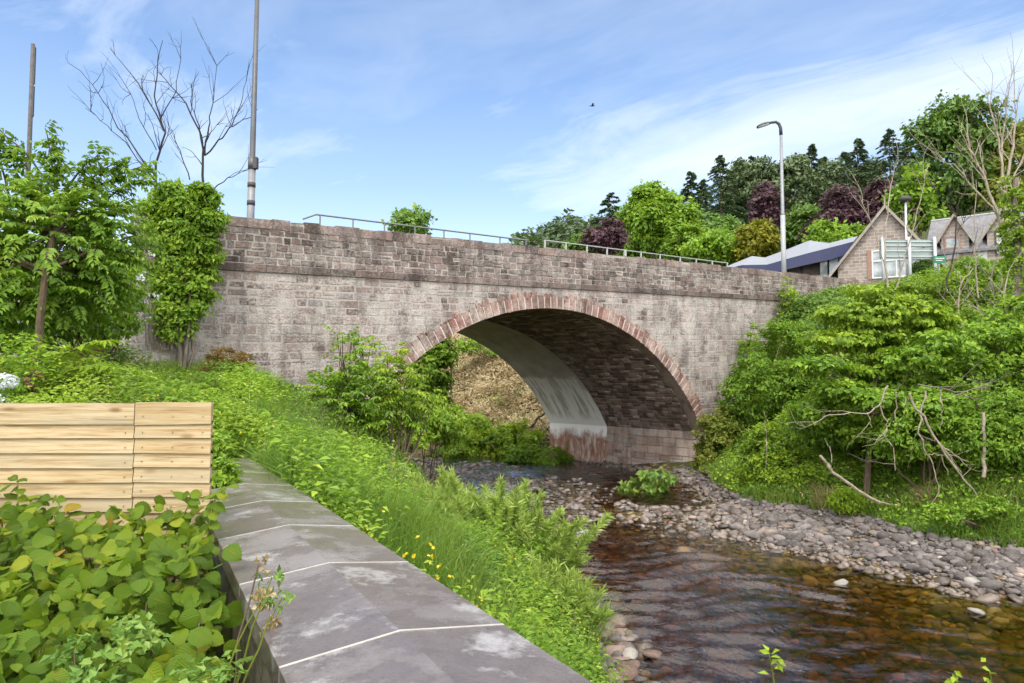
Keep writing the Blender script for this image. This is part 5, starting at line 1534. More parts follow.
def tussock(name, lb, u, v, r, h, mat):
    q = on(u, v); t = thing(name, lb, 'plant', q); o = Vector(t.location); b = MB(); n = 420
    rr = r * np.sqrt(rng.random(n)); a = rng.uniform(0, 6.283, n); x, y = q[0] + rr * np.cos(a), q[1] + rr * np.sin(a)
    blades(b, np.stack([x, y, gz(x, y) - .02], -1), h, .014, .9)
    f = b.build('blades', M[mat], t); f.location = -o
tussock('dry_tussock', 'dry greyish dead tussock left of the fallen log end', 826, 506, .38, .62, 'straw')
tussock('dry_tussock', 'dry straw tussock under the hanging branches', 930, 508, .30, .55, 'straw')
tussock('grass_tussock', 'tall bright grass tussock at the right edge of the bank foot', 1000, 535, .45, .7, 'grass')
bank_shrub('white_umbel', 'leafy plant dotted pale at the foot of the right bank grass', 'plant', [(990, 508, 18, 10), (945, 512, 14, 8)], 1500, .10, 'bright', D=17.2, per=18, clump=.2)

def px_branch(name, lb, lines, D, mat, twigs=0, seed=0, cat='dead branch', tl=.8, part='branch'):
    """lines: list of (polyline in pixels, start radius px, end radius px[, depth offset])"""
    g = np.random.default_rng(seed)
    p0 = lines[0][0][0]; c = at(p0[0], p0[1], D); c[2] = min(c[2], max(g1(c[0], c[1]), 0))
    t = thing(name, lb, cat, c); o = Vector(t.location); b = MB(); k = D / FPX
    for ln in lines:
        pts, r0, r1 = ln[:3]; dd = ln[3] if len(ln) > 3 else 0
        P = np.array([at(u, v, D + dd * (i / max(1, len(pts) - 1))) for i, (u, v) in enumerate(pts)])
        tt = np.linspace(0, 1, len(P)); ti = np.linspace(0, 1, max(8, 3 * len(P)))
        Q = np.stack([np.interp(ti, tt, P[:, q]) for q in range(3)], -1) + g.normal(size=(len(ti), 3)) * k * .7
        rr = np.maximum(np.linspace(r0, r1, len(ti)) * .52, .26) * k
        b.tube(Q, rr, 6, g.random())
        for _ in range(int(twigs * len(pts) / 2)):
            i = g.integers(len(ti) // 4, len(ti)); d = unit(Q[min(i + 1, len(ti) - 1)] - Q[max(i - 1, 0)])
            bare_branch(b, Q[i], unit(d + g.normal(size=3) * .6 + [0, 0, .25]), tl * g.uniform(.5, 1.2), max(rr[i] * .5, k * .32), 1, g, .6, .2, g.random(), 3, (1, 3))
    s = b.build(part, M[mat], t); s.location = -o
    return t

def deadwood():
    px_branch('fallen_log', 'pale fallen log slanting down the grass to the stones', [([(820, 456), (832, 470), (852, 487), (880, 503)], 2.6, 3.4), ([(880, 503), (905, 508), (925, 512)], 2.2, 1.2), ([(832, 470), (826, 462)], 1.2, .6)], 19.6, 'bark_pale', cat='log', part='log')
    px_branch('leaning_dead_trunk', 'long bleached dead trunk leaning from the maple down to the right grass', [([(907, 394), (925, 420), (945, 455), (968, 485), (1000, 517)], 2.3, 1.3), ([(935, 438), (950, 455), (962, 478)], 1.5, .7), ([(940, 445), (968, 462)], 1.2, .6)], 18.2, 'bark_pale', 1, 3)
    px_branch('forked_dead_branch', 'crooked pale branch hanging in the middle of the bank with a forked foot', [([(926, 392), (921, 410), (918, 432), (928, 455), (935, 470), (938, 492)], 1.8, .9), ([(928, 455), (942, 454), (948, 476)], 1.1, .7), ([(940, 392), (942, 410), (940, 428)], 1.3, .8)], 18.6, 'bark_pale', 1, 4)
    px_branch('thin_dead_branch', 'short straight pale branches below the yellow maple layers', [([(896, 392), (896, 412), (898, 438)], 1.5, .7), ([(906, 396), (905, 412), (900, 420)], 1.1, .6)], 19.2, 'bark_pale', 0, 5)
    px_branch('arched_dead_branch', 'arched pale dead branch sweeping left across the shaded gap', [([(888, 384), (880, 405), (868, 414), (850, 413), (824, 417), (818, 422)], 1.6, .7), ([(880, 405), (888, 425), (884, 436), (878, 440)], 1.3, .7), ([(884, 436), (894, 448), (896, 470)], 1.0, .6), ([(868, 414), (872, 428)], .9, .5)], 19.0, 'bark_pale', 1, 6)
    px_branch('horizontal_dead_branch', 'grey dead branch running level above the stump', [([(918, 384), (940, 388), (960, 392), (976, 400), (980, 410)], 1.6, 1.2), ([(960, 392), (985, 388), (1000, 395)], 1.1, .6)], 18.8, 'bark_grey', 2, 7)
    px_branch('dead_stump', 'upright pale splintered stump post in the ivy at the right', [([(984, 476), (984, 445), (983, 412)], 3.4, 2.8)], 18.0, 'bark_pale', 0, 8, cat='stump', part='stump')
    px_branch('slim_dead_stem', 'thin pale stem standing in the ivy mound', [([(766, 470), (767, 440), (764, 412)], 1.0, .5)], 22.6, 'bark_pale', 0, 9)
    px_branch('little_dead_stem', 'thin pale stem left of the fallen log', [([(832, 462), (830, 446), (824, 438)], 1.0, .5)], 20.2, 'bark_pale', 0, 10)
    # bare saplings on the crest
    S = [('leaning_bare_sapling', 'bare pale sapling crossing the cottage gable', [([(893, 330), (889, 300), (886, 265), (884, 235), (889, 200), (894, 168)], 2.6, .6), ([(886, 265), (872, 225), (860, 195)], 1.0, .4)], 25.0, 2),
         ('slanting_bare_sapling', 'slanting bare sapling rising across the road sign', [([(893, 300), (903, 268), (912, 232), (922, 195), (926, 172)], 1.6, .5), ([(912, 240), (900, 215)], .7, .4)], 26.0, 2),
         ('dark_bare_sapling', 'dark bare sapling in front of the first dormer', [([(942, 300), (948, 275), (956, 245), (955, 215), (966, 185), (975, 168)], 1.9, .5), ([(955, 215), (938, 195), (928, 178)], .9, .4), ([(956, 235), (972, 205)], .8, .4)], 25.5, 3),
         ('crooked_bare_sapling', 'crooked pale sapling with a bend in front of the crest shrubs', [([(965, 335), (957, 315), (958, 298), (962, 280), (974, 268)], 2.2, .8), ([(962, 280), (950, 262)], .9, .4)], 22.5, 2),
         ('straight_bare_sapling', 'straight bare sapling between the two dormers', [([(978, 300), (976, 265), (974, 225), (976, 180)], 1.6, .5), ([(976, 250), (988, 215)], .8, .4)], 25.0, 2),
         ('grey_bare_sapling', 'grey bare sapling left of the ivy clad trunk', [([(990, 340), (996, 310), (990, 280), (998, 255)], 2.2, .8), ([(996, 310), (985, 295)], .9, .5)], 22.5, 2),
         ('bent_bare_sapling', 'bent grey sapling with crossing limbs by the picture edge', [([(1018, 362), (1010, 330), (1004, 300), (1008, 270)], 2.4, 1.0), ([(1010, 330), (985, 315), (966, 302)], 1.0, .5)], 22.0, 2)]
    for i, (nm, lb, ls, D, tw) in enumerate(S):
        px_branch(nm, lb, ls, D, 'bark_dark' if 'dark' in nm else ('bark_grey' if 'grey' in nm else 'bark_pale'), tw, 30 + i, 'sapling', .9, 'stem')
    px_branch('dead_tree', 'tall dead leafless pale tree reaching into the sky at the right', [([(1012, 290), (1007, 250), (998, 215), (985, 180), (972, 150), (966, 128)], 4.2, .8), ([(1009, 262), (1004, 200), (1001, 150), (992, 112), (985, 88)], 3.4, .6), ([(1004, 200), (1012, 150), (1016, 120), (1014, 84)], 3.0, .6),
        ([(998, 215), (975, 190), (955, 165), (940, 160)], 1.9, .5), ([(1003, 190), (1020, 165), (1032, 140)], 2.0, .5), ([(985, 180), (960, 150)], 1.2, .4), ([(1001, 150), (1006, 115), (1002, 98)], 1.3, .4)], 34.0, 'bark_pale', 4, 50, 'tree', 1.5, 'trunk')
    c = at(1016, 330, 24.); c[2] = g1(c[0], c[1])
    t = thing('ivy_clad_tree', 'tall trunk wrapped in yellow green ivy at the right edge of the picture', 'tree', c); o = Vector(t.location)
    b = MB(); b.tube(wiggle(c, at(1016, 178, 24), 8, .02), np.linspace(.16, .08, 8), 8); s = b.build('trunk', M['bark_grey'], t); s.location = -o
    b = MB(); clump_leaves(b, [pxblob(1016 + rng.uniform(-3, 3), v, 24, rng.uniform(7, 13), 15) for v in range(188, 325, 13)], 4200, .12, per=16, clump=.2, shell=.8, tone=(.0, .9)); f = b.build('ivy', M['yellow'], t); f.location = -o
deadwood()

# ------------------------------------------------------------------ plants about the arch
bank_shrub('butterbur', 'pale broad leaved plant on the wet stones under the arch', 'plant', [(645, 488, 26, 8), (655, 478, 18, 10), (632, 488, 12, 8)], 420, .24, 'smallrose', D=26.5, per=10, clump=.22, aspect=.85, tone=(.4, 1), nst=14, stem='olive')
bank_shrub('waterside_bush', 'dark green bush at the water by the far corner of the abutment', 'shrub', [(545, 464, 28, 17), (522, 458, 18, 14), (562, 470, 14, 12)], 4600, .22, 'bright', D=35.5, per=20, clump=.36, tone=(.1, .8))
bank_shrub('upstream_bush', 'low olive bush along the upstream bank left of the abutment', 'shrub', [(490, 448, 34, 20), (515, 438, 26, 16)], 4600, .24, 'yellow', D=39, per=20, clump=.4, gap=.2)
bank_shrub('far_bush', 'green bush by the dark water left of the arch opening', 'shrub', [(452, 455, 24, 10), (470, 432, 26, 20, 3.), (430, 425, 22, 16, 2.)], 4600, .25, 'fern', D=38, per=20, clump=.4, gap=.15)
bank_shrub('slope_bush', 'single dark bush halfway up the straw coloured slope', 'shrub', [(527, 372, 7, 5)], 500, .26, 'mid', D=49, per=14, clump=.3)
bank_shrub('slope_green', 'fresh green shrub near the top of the straw coloured slope', 'shrub', [(500, 352, 14, 6), (470, 345, 12, 8)], 900, .26, 'bright', D=52, per=14, clump=.4)
px_branch('pale_pole', 'slim pinkish pole standing upstream beyond the arch', [([(452, 392), (451, 360), (450, 325)], 1.6, 1.4)], 37, 'bark_pale', 0, 70, 'pole', part='pole')
px_branch('drift_log', 'brown driftwood log lying on the slope beyond the arch', [([(531, 428), (538, 418), (546, 412)], 2.6, 2.0), ([(538, 418), (545, 424)], 1.4, .8)], 39, 'bark_brown', 0, 71, 'log', part='log')
px_branch('dark_stick', 'dark stick slanting over the low bushes beyond the arch', [([(546, 446), (556, 434)], 1.4, 1.0)], 37.5, 'bark_dark', 0, 72, 'stick', part='stick')

# ------------------------------------------------------------------ bare trees and poles above the bridge, left
px_branch('bare_tree', 'leafless twiggy tree behind the ivy column, left one of two', [([(154, 260), (155, 202), (156, 167), (165, 132), (154, 101), (158, 70), (162, 42)], 2.9, .5), ([(165, 132), (148, 100), (132, 75), (110, 48)], 1.6, .4), ([(155, 180), (136, 150), (118, 127), (101, 97), (80, 70)], 1.7, .4), ([(150, 176), (127, 145), (105, 124), (86, 108)], 1.2, .4), ([(156, 150), (140, 120), (132, 95)], 1.0, .4), ([(160, 118), (176, 90), (180, 60)], 1.1, .4)], 21.5, 'bark_twig', 3.2, 81, 'tree', .75, 'trunk')
px_branch('bare_tree', 'leafless twiggy tree behind the ivy column, right one of two', [([(202, 250), (202, 193), (204, 158), (200, 132), (184, 101), (170, 84), (158, 72)], 2.9, .5), ([(204, 155), (208, 130), (211, 110), (217, 66)], 1.8, .4), ([(206, 155), (220, 138), (233, 127), (240, 105), (246, 83)], 1.6, .4), ([(208, 193), (228, 178), (246, 171)], 1.3, .4), ([(200, 132), (192, 108), (190, 82)], 1.1, .4), ([(233, 127), (258, 110)], .9, .3), ([(190, 180), (180, 150), (172, 130)], 1.2, .4)], 21.8, 'bark_twig', 3.2, 82, 'tree', .75, 'trunk')

def lamp_left():
    D = 20.2; steel = mat_plain('column_steel', (.085, .088, .095), .45, .2, .2, 3); band = mat_plain('column_band', (.05, .05, .055), .6); lite = mat_plain('column_galvanised', (.20, .21, .22), .5, .2)
    c = at(251, 216, D); c[2] = zs(0) + .28
    t = thing('street_lamp', 'tall dark lamp column left of the handrail, running out of the top of the picture', 'street lamp', c); o = Vector(t.location)
    x, y = c[0] - .03, c[1]
    zc = at(252, 165, D)[2]; x2 = at(257, 0, D)[0]
    def P(z): return (x + (x2 - x) * (z - c[2]) / 8.0, y, z)
    b = MB(); b.tube([P(c[2]), P(zc - .15)], [.115, .105], 14); s = b.build('base_shaft', lite, t, True); s.location = -o
    b = MB(); b.tube([P(zc - .15), P(zc + .1), P(c[2] + 9.6)], [.105, .085, .06], 14); s = b.build('column', steel, t, True); s.location = -o
    for v in (185, 203):
        z = at(251, v, D)[2]; b = MB(); b.tube([P(z - .07), P(z + .07)], .118, 14); s = b.build('band', band, t, True); s.location = -o
    b = MB(); q = P(zc + .05); b.box((q[0] + .10, q[1] - .02, q[2]), (.14, .16, .34)); s = b.build('clamp_box', band, t); s.location = -o
    b = MB(); b.tube([P(zc - .14), P(zc + .22)], .12, 14); s = b.build('collar', steel, t, True); s.location = -o
    z = c[2] + 9.6; q = np.array(P(z)); b = MB(); b.tube([q - [0, 0, .1], q + [0, 0, .25], q + [.12, .1, .45], q + [1.0, .6, .6]], [.07, .06, .05, .045], 10); s = b.build('bracket_arm', steel, t, True); s.location = -o
    b = MB(); b.box(q + [1.25, .75, .62], (.7, .3, .14), .55); s = b.build('lantern', band, t); s.location = -o
lamp_left()

def pole_left():
    D = 23.; m = mat_plain('pole_timber', (.09, .085, .085), .8, 0, .3, 8); m2 = mat_plain('pole_strip', (.06, .06, .065), .5)
    c = at(29, 156, D); top = at(33, 44, D); b0 = np.array([c[0] - .12, c[1], 7.2])
    t = thing('utility_pole', 'plain dark pole with a side strip standing behind the pinnate tree', 'pole', b0); o = Vector(t.location)
    b = MB(); b.tube([b0, c, top], [.085, .075, .065], 10); s = b.build('pole', m, t, True); s.location = -o
    b = MB()
    for f0, f1 in ((.35, .62), (.64, .97)):
        p, q = c + (top - c) * f0, c + (top - c) * f1; b.hexa([tuple(p + d) for d in ([.06, -.03, 0], [.10, -.03, 0], [.10, .03, 0], [.06, .03, 0])] + [tuple(q + d) for d in ([.06, -.03, 0], [.10, -.03, 0], [.10, .03, 0], [.06, .03, 0])])
    s = b.build('cable_strip', m2, t); s.location = -o
pole_left()

def lamp_right():
    D = 35.5; pale = mat_plain('column_pale', (.30, .315, .33), .45, .1, .1, 2); dk = mat_plain('lantern_dark', (.045, .05, .055), .5); gl = mat_plain('lantern_glass', (.55, .57, .58), .15)
    c = at(784, 274, D); t_ = at(781, 135, D); c0 = c.copy(); c0[2] = zs(28) + .28
    t = thing('street_lamp', 'pale street lamp with hooked bracket and dark lantern above the right parapet', 'street lamp', c0); o = Vector(t.location)
    mid = c + (t_ - c) * .42
    b = MB(); b.tube([c0, mid], [.13, .12], 14); s = b.build('base_shaft', pale, t, True); s.location = -o
    b = MB(); b.tube([mid, mid + (t_ - mid) * .02, t_], [.12, .09, .075], 14); s = b.build('column', mat_plain('column_upper', (.22, .235, .25), .45, .2), t, True); s.location = -o
    pts = [t_, at(780.6, 128, D), at(779, 124, D), at(776, 122, D), at(771, 122.5, D), at(768, 124, D)]
    b = MB(); b.tube(pts, [.09, .085, .08, .075, .07, .06], 10); s = b.build('bracket_arm', dk, t, True); s.location = -o
    l0, l1 = at(770, 123.3, D), at(756.5, 127.5, D); ax = l1 - l0; n_ = 7
    b = MB(); ring = []
    prof = [(0, .06, .06), (.12, .13, .09), (.4, .2, .12), (.7, .22, .11), (.92, .16, .07), (1, .05, .03)]
    G = []
    for f, w, h in prof:
        q = l0 + ax * f; G.append([(q[0] + 0.15 * w * math.cos(a), q[1] + w * math.cos(a), q[2] + h * math.sin(a) + .02) for a in np.linspace(0, math.pi, 9)])
    b.grid(np.array(G)); b.grid(np.array([[g[0], g[-1]] for g in G]), flip=True); s = b.build('lantern', dk, t, True); s.location = -o
    b = MB(); G = []
    for f, w, h in prof[1:-1]:
        q = l0 + ax * f; G.append([(q[0], q[1] + w * .8 * math.cos(a), q[2] - .09 * math.sin(a) + .01) for a in np.linspace(0, math.pi, 7)])
    b.grid(np.array(G), flip=True); s = b.build('lamp_glass', gl, t, True); s.location = -o
lamp_right()

# ------------------------------------------------------------------ buildings at the right
slate = None
def slate_mat():
    m, nt = newmat('slate_roof'); n = N(nt)
    pos = n('ShaderNodeTexCoord').outputs['Object']
    s = n('ShaderNodeSeparateXYZ', {0: pos})
    v = n('ShaderNodeCombineXYZ', {0: n.math('ADD', s.outputs[0], n.math('MULTIPLY', s.outputs[1], .6)), 1: n.math('MULTIPLY', s.outputs[2], 1.5)})
    br = n('ShaderNodeTexBrick', {'Vector': v.outputs[0], 'Color1': (.10, .10, .115, 1), 'Color2': (.155, .155, .17, 1), 'Mortar': (.07, .07, .08, 1), 'Scale': 1.0, 'Mortar Size': .012, 'Brick Width': .3, 'Row Height': .22, 'Bias': 0.0})
    col = n.mix(n.ramp(n.noise(pos, 1.2, 5, .6), [(.4, 0.0), (.7, .45)]), br.outputs[0], (.27, .27, .26))
    n.out(n.bsdf(col, .6, br.outputs['Fac'], -.4, .02, .4))
    return m

def rubble_mat(name, base):
    m, nt = newmat(name); n = N(nt)
    pos = n('ShaderNodeTexCoord').outputs['Object']
    s = n('ShaderNodeSeparateXYZ', {0: pos})
    wv = n('ShaderNodeCombineXYZ', {0: n.math('ADD', s.outputs[0], s.outputs[1]), 1: s.outputs[2]})
    wp = n('ShaderNodeVectorMath', {0: wv.outputs[0], 1: n('ShaderNodeVectorMath', {0: n.noise(pos, 3, 3, out=1), 'Scale': .12}, operation='SCALE').outputs[0]}, operation='ADD')
    br = n('ShaderNodeTexBrick', {'Vector': wp.outputs[0], 'Color1': (0, 0, 0, 1), 'Color2': (1, 1, 1, 1), 'Mortar': (.5, .5, .5, 1), 'Scale': 1.0, 'Mortar Size': .018, 'Brick Width': .5, 'Row Height': .24})
    col = n.ramp(br.outputs[0], base)
    col = n.mix(br.outputs['Fac'], col, (.42, .38, .34))
    col = n.mix(n.ramp(n.noise(pos, 2.5, 5, .6), [(.45, 0.0), (.7, .4)]), col, (.20, .16, .14))
    n.out(n.bsdf(col, .9, br.outputs['Fac'], -.5, .03, .2))
    return m

def build_houses():
    sl = slate_mat(); rub = rubble_mat('cottage_rubble', [(0, (.19, .155, .138)), (.35, (.26, .215, .193)), (.7, (.32, .275, .25)), (1, (.25, .23, .22))])
    brick = mat_plain('jamb_brick', (.27, .165, .13), .85, var=.3, scale=10); barge = mat_plain('bargeboard', (.27, .235, .21), .7, var=.25); white = mat_plain('white_frame', (.55, .56, .57), .5, var=.06)
    dkw = mat_plain('dark_timber', (.05, .045, .05), .7); lead = mat_plain('lead_ridge', (.30, .30, .32), .5)
    gm, nt = newmat('window_glass'); n = N(nt)
    pos = n('ShaderNodeTexCoord').outputs['Object']
    col = n.ramp(n.noise(pos, 1.1, 3), [(.35, (.10, .12, .13)), (.65, (.38, .43, .45))])
    n.out(n.bsdf(col, .08, spec=.6))
    # --- main gable cottage
    A, Bp = at(838, 270, 50.2), at(938, 270, 47.3)
    d = unit((Bp - A)[:2]); wd = np.linalg.norm((Bp - A)[:2]); rz = math.atan2(d[1], d[0]); gb = min(g1(A[0], A[1]), g1(Bp[0], Bp[1])) - .3
    t = thing('stone_cottage', 'pinkish stone cottage with a big front gable and pale bargeboards behind the road sign', 'house', (A[0], A[1], gb), rz)
    e = at(838, 268, 50.2)[2] - gb; ap = at(884, 209, 48.8)[2] - gb; LN = 9.
    b = MB(); m_ = wd / 2
    b.prism([(0, 0, 0), (wd, 0, 0), (wd, 0, e), (m_, 0, ap), (0, 0, e)], (0, LN, 0)); b.build('wall', rub, t)
    sl_ = (ap - e) / m_; ov = .62; th = .14
    b = MB()
    for sg in (-1, 1):
        xe = m_ + sg * (m_ + ov); ze = e - sl_ * ov
        b.hexa([(m_, -.32, ap + .03), (xe, -.32, ze + .03), (xe, LN + .2, ze + .03), (m_, LN + .2, ap + .03), (m_, -.32, ap + .03 + th * 1.5), (xe, -.32, ze + .03 + th * 1.5), (xe, LN + .2, ze + .03 + th * 1.5), (m_, LN + .2, ap + .03 + th * 1.5)])
    b.build('roof', sl, t)
    for sg in (-1, 1):
        xe = m_ + sg * (m_ + ov + .02); ze = e - sl_ * (ov + .02); b = MB()
        b.hexa([(m_, -.42, ap - .02), (xe, -.42, ze - .02), (xe, -.33, ze - .02), (m_, -.33, ap - .02), (m_, -.42, ap + .27), (xe, -.42, ze + .27), (xe, -.33, ze + .27), (m_, -.33, ap + .27)]); b.build('bargeboard', barge, t)
    b = MB(); b.box((m_, -.36, ap + .45), (.09, .09, .7)); b.build('finial', barge, t)
    # wide window under the gable
    wx0, wx1 = .36 * wd, .84 * wd; wz0, wz1 = at(890, 277, 48.6)[2] - gb, at(890, 250, 48.6)[2] - gb
    f = MB()
    for x in np.linspace(wx0, wx1, 5): f.box((x, -.03, (wz0 + wz1) / 2), (.10, .12, wz1 - wz0))
    for z in (wz0, wz0 + (wz1 - wz0) * .62, wz1): f.box(((wx0 + wx1) / 2, -.035, z), (wx1 - wx0 + .1, .13, .10))
    fr = f.build('window', white, t)
    b = MB(); b.box(((wx0 + wx1) / 2, -.012, (wz0 + wz1) / 2), (wx1 - wx0, .03, wz1 - wz0)); b.build('pane', gm, fr)
    for x in (wx0 - .2, wx1 + .2):
        b = MB(); b.box((x, -.02, (wz0 + wz1) / 2), (.28, .10, wz1 - wz0 + .2)); b.build('brick_jamb', brick, t)
    # --- long cottage with two wall dormers
    A, Bp = at(930, 250, 49.5), at(1040, 250, 45.5)
    d = unit((Bp - A)[:2]); rz = math.atan2(d[1], d[0]); gb = g1(A[0], A[1]) - .3
    t = thing('dormer_cottage', 'long slate roofed stone cottage with two gabled dormers at the right', 'house', (A[0], A[1], gb), rz)
    nrm = np.array([-d[1], d[0]])
    def loc(u, v):   # picture point on the facade plane -> local x, z
        r = ray(u, v); k = (A[:2] @ nrm) / (r[:2] @ nrm); q = np.array([0, 0, H]) + k * r
        return (q[:2] - A[:2]) @ d, q[2] - gb
    e = loc(985, 247)[1]; L = 13.; dp = 6.5; rg = e + 2.75
    b = MB(); b.prism([(0, 0, 0), (0, dp, 0), (0, dp, e), (0, dp / 2, rg - .1), (0, 0, e)], (L, 0, 0)); b.build('wall', rub, t)
    b = MB(); sp = (rg - e) / (dp / 2); k = .35
    b.hexa([(-.3, -k, e - sp * k), (L + .3, -k, e - sp * k), (L + .3, dp / 2, rg), (-.3, dp / 2, rg), (-.3, -k, e - sp * k + .16), (L + .3, -k, e - sp * k + .16), (L + .3, dp / 2, rg + .16), (-.3, dp / 2, rg + .16)])
    b.hexa([(-.3, dp / 2 + .003, rg), (L + .3, dp / 2 + .003, rg), (L + .3, dp + k, e - sp * k), (-.3, dp + k, e - sp * k), (-.3, dp / 2 + .003, rg + .16), (L + .3, dp / 2 + .003, rg + .16), (L + .3, dp + k, e - sp * k + .16), (-.3, dp + k, e - sp * k + .16)])
    rf = b.build('roof', sl, t)
    b = MB(); b.tube([(-.3, dp / 2, rg + .17), (L + .3, dp / 2, rg + .17)], .09, 8); b.build('ridge', lead, rf)
    for ua, uc, ub, va, ve, door in ((941, 955.5, 969, 216, 237, 0), (987, 1004, 1022, 209, 231, 1)):
        xa, xc, xb = loc(ua, 235)[0], loc(uc, 235)[0], loc(ub, 235)[0]; za, ze = loc(uc, va)[1], loc(uc, ve)[1]
        b = MB(); b.prism([(xa, -.12, 0), (xb, -.12, 0), (xb, -.12, ze), (xc, -.12, za), (xa, -.12, ze)], (0, 2.4, 0)); dm = b.build('dormer', rub, t)
        b = MB()
        for sg, xe in ((-1, xa), (1, xb)):
            s_ = (za - ze) / abs(xe - xc); x2 = xe + sg * .3; z2 = ze - s_ * .3
            b.hexa([(xc, -.4, za + .02), (x2, -.4, z2 + .02), (x2, 2.6, z2 + .02), (xc, 2.6, za + .02), (xc, -.4, za + .2), (x2, -.4, z2 + .2), (x2, 2.6, z2 + .2), (xc, 2.6, za + .2)])
        b.build('dormer_roof', sl, dm)
        for sg, xe in ((-1, xa), (1, xb)):
            s_ = (za - ze) / abs(xe - xc); x2 = xe + sg * .32; z2 = ze - s_ * .32
            b = MB(); b.hexa([(xc, -.46, za - .08), (x2, -.46, z2 - .08), (x2, -.405, z2 - .08), (xc, -.405, za - .08), (xc, -.46, za + .22), (x2, -.46, z2 + .22), (x2, -.405, z2 + .22), (xc, -.405, za + .22)]); b.build('bargeboard', barge, dm)
        w0, w1 = (loc(945.5, 245)[0], loc(960, 245)[0]) if not door else (loc(996, 245)[0], loc(1007, 245)[0])
        h0, h1 = (loc(uc, 259)[1], loc(uc, 237)[1]) if not door else (loc(uc, 254)[1], loc(uc, 231)[1])
        b = MB()
        for x in (w0, w1): b.box((x, -.15, (h0 + h1) / 2), (.1, .1, h1 - h0))
        for z in (h0, h1) + (() if door else ((h0 + h1) / 2,)): b.box(((w0 + w1) / 2, -.155, z), (w1 - w0 + .1, .1, .1))
        fr = b.build('window', brick if not door else dkw, t)
        b = MB(); b.box(((w0 + w1) / 2, -.135, (h0 + h1) / 2), (w1 - w0, .03, h1 - h0)); b.build('pane', gm if not door else white, fr)
    xa, xb = loc(974, 248)[0], loc(990, 248)[0]; z0, z1 = loc(982, 262)[1], loc(982, 246)[1]
    b = MB(); b.box(((xa + xb) / 2, -.03, (z0 + z1) / 2), (xb - xa, .05, z1 - z0)); b.build('white_panel', white, t)
    # --- modern building with the sweeping roof
    F = [(727, 269, 56), (742, 265.5, 55), (767, 265, 54), (788, 259, 53), (808, 253.5, 52.5), (830, 248, 52), (853, 242, 51.5)]
    T = [(727.5, 266, 60), (752, 256, 63), (765, 257.5, 63), (788, 249, 63), (809, 240.5, 63), (829, 243, 62), (858, 236, 61)]
    Fp = np.array([at(*p) for p in F]); Tp = np.array([at(*p) for p in T])
    gb = g1(Fp[3][0], Fp[3][1]) - .5
    t = thing('modern_building', 'low modern building with sweeping grey roof and navy fascia behind the right parapet', 'building', (Fp[3][0], Fp[3][1], gb)); o = Vector(t.location)
    roofm = mat_plain('grey_sheet_roof', (.24, .25, .265), .45, .1, .12, 3); navy = mat_plain('navy_fascia', (.022, .028, .085), .45, var=.2)
    G = np.stack([Fp + (Tp - Fp) * f for f in np.linspace(0, 1, 5)], 1); bk = Tp + np.array([1.5, 9, -3.])
    G = np.concatenate([G, bk[:, None]], 1)
    b = MB(); b.grid(G, flip=True); b.grid(G - np.array([0, 0, .12])); s = b.build('roof', roofm, t); s.location = -o
    dep = np.array([.15, .45, .75, .8, .85, .9, .8])
    b = MB(); G2 = np.stack([Fp + [0, -.04, .03], Fp - np.stack([0 * dep, 0 * dep + .04, dep], -1)], 1); b.grid(G2); b.grid(np.stack([Fp - np.stack([0 * dep, 0 * dep + .04, dep], -1), Fp - np.stack([0 * dep, 0 * dep - 1.4, dep * .9], -1)], 1)); s = b.build('fascia', navy, t); s.location = -o
    b = MB(); W0 = Fp[1:] + [0, 1.4, -.5]; G3 = np.stack([W0, np.c_[W0[:, :2], np.full(len(W0), gb)]], 1); b.grid(G3); s = b.build('wall', mat_plain('dark_cladding', (.13, .105, .095), .7, var=.4, scale=1.5), t); s.location = -o
    for i, (ua, ub, va, vb) in enumerate(((829, 838, 248, 282), (839, 848, 246, 282), (820, 827, 255, 282))):
        P1, P2 = at(ua, va, 51.6 + .9), at(ub, va - 2, 51.5 + .9); z0 = at(ua, vb, 51.5)[2]
        b = MB(); b.hexa([(P1[0], P1[1], z0), (P2[0], P2[1], z0), (P2[0], P2[1] + .06, z0), (P1[0], P1[1] + .06, z0), tuple(P1), tuple(P2), tuple(P2 + [0, .06, 0]), tuple(P1 + [0, .06, 0])]); s = b.build('glass_panel', mat_plain('pale_glass', (.45, .52, .56), .1, 0, .2, 1.2, .0, .7) if i < 2 else gm, t); s.location = -o
    b = MB()
    for p in range(2, 7):
        q = Fp[p] + [0, 1.2, -.6]; b.tube([(q[0], q[1], gb), tuple(q)], .07, 6)
    s = b.build('column', navy, t); s.location = -o
    # --- road sign seen from behind
    D = 42.; grey = mat_plain('sign_back', (.22, .27, .27), .5, .25, .12, 2); post = mat_plain('sign_post', (.40, .43, .44), .5, .2)
    c = at(908, 285, D); c[2] = g1(c[0], c[1])
    t = thing('road_sign', 'large road sign seen from its grey back on three posts before the cottage', 'sign', c); o = Vector(t.location)
    for u in (882.5, 909, 934.5):
        tp = at(u, 237, D - .1); b = MB(); b.tube([(tp[0], tp[1], c[2] - .3), tuple(tp)], .10, 8); s = b.build('post', post, t, True); s.location = -o
    for v0, v1 in ((239.5, 247.2), (248, 259)):
        p, q = at(880, v0, D), at(936, v1, D); b = MB(); b.box(((p[0] + q[0]) / 2, D + .08, (p[2] + q[2]) / 2), (q[0] - p[0], .05, p[2] - q[2])); pn = b.build('panel', grey, t); pn.location = -o
        b = MB()
        for f in (.25, .75): b.box(((p[0] + q[0]) / 2, D + .03, p[2] + (q[2] - p[2]) * f), (q[0] - p[0], .05, .07))
        s = b.build('rail', post, pn)
    gs = mat_plain('green_sign', (.015, .16, .085), .45, var=.1); 
    c = at(939, 275, 41); c[2] = g1(c[0], c[1]); t = thing('direction_sign', 'small green sign board on a post right of the large road sign', 'sign', c); o = Vector(t.location)
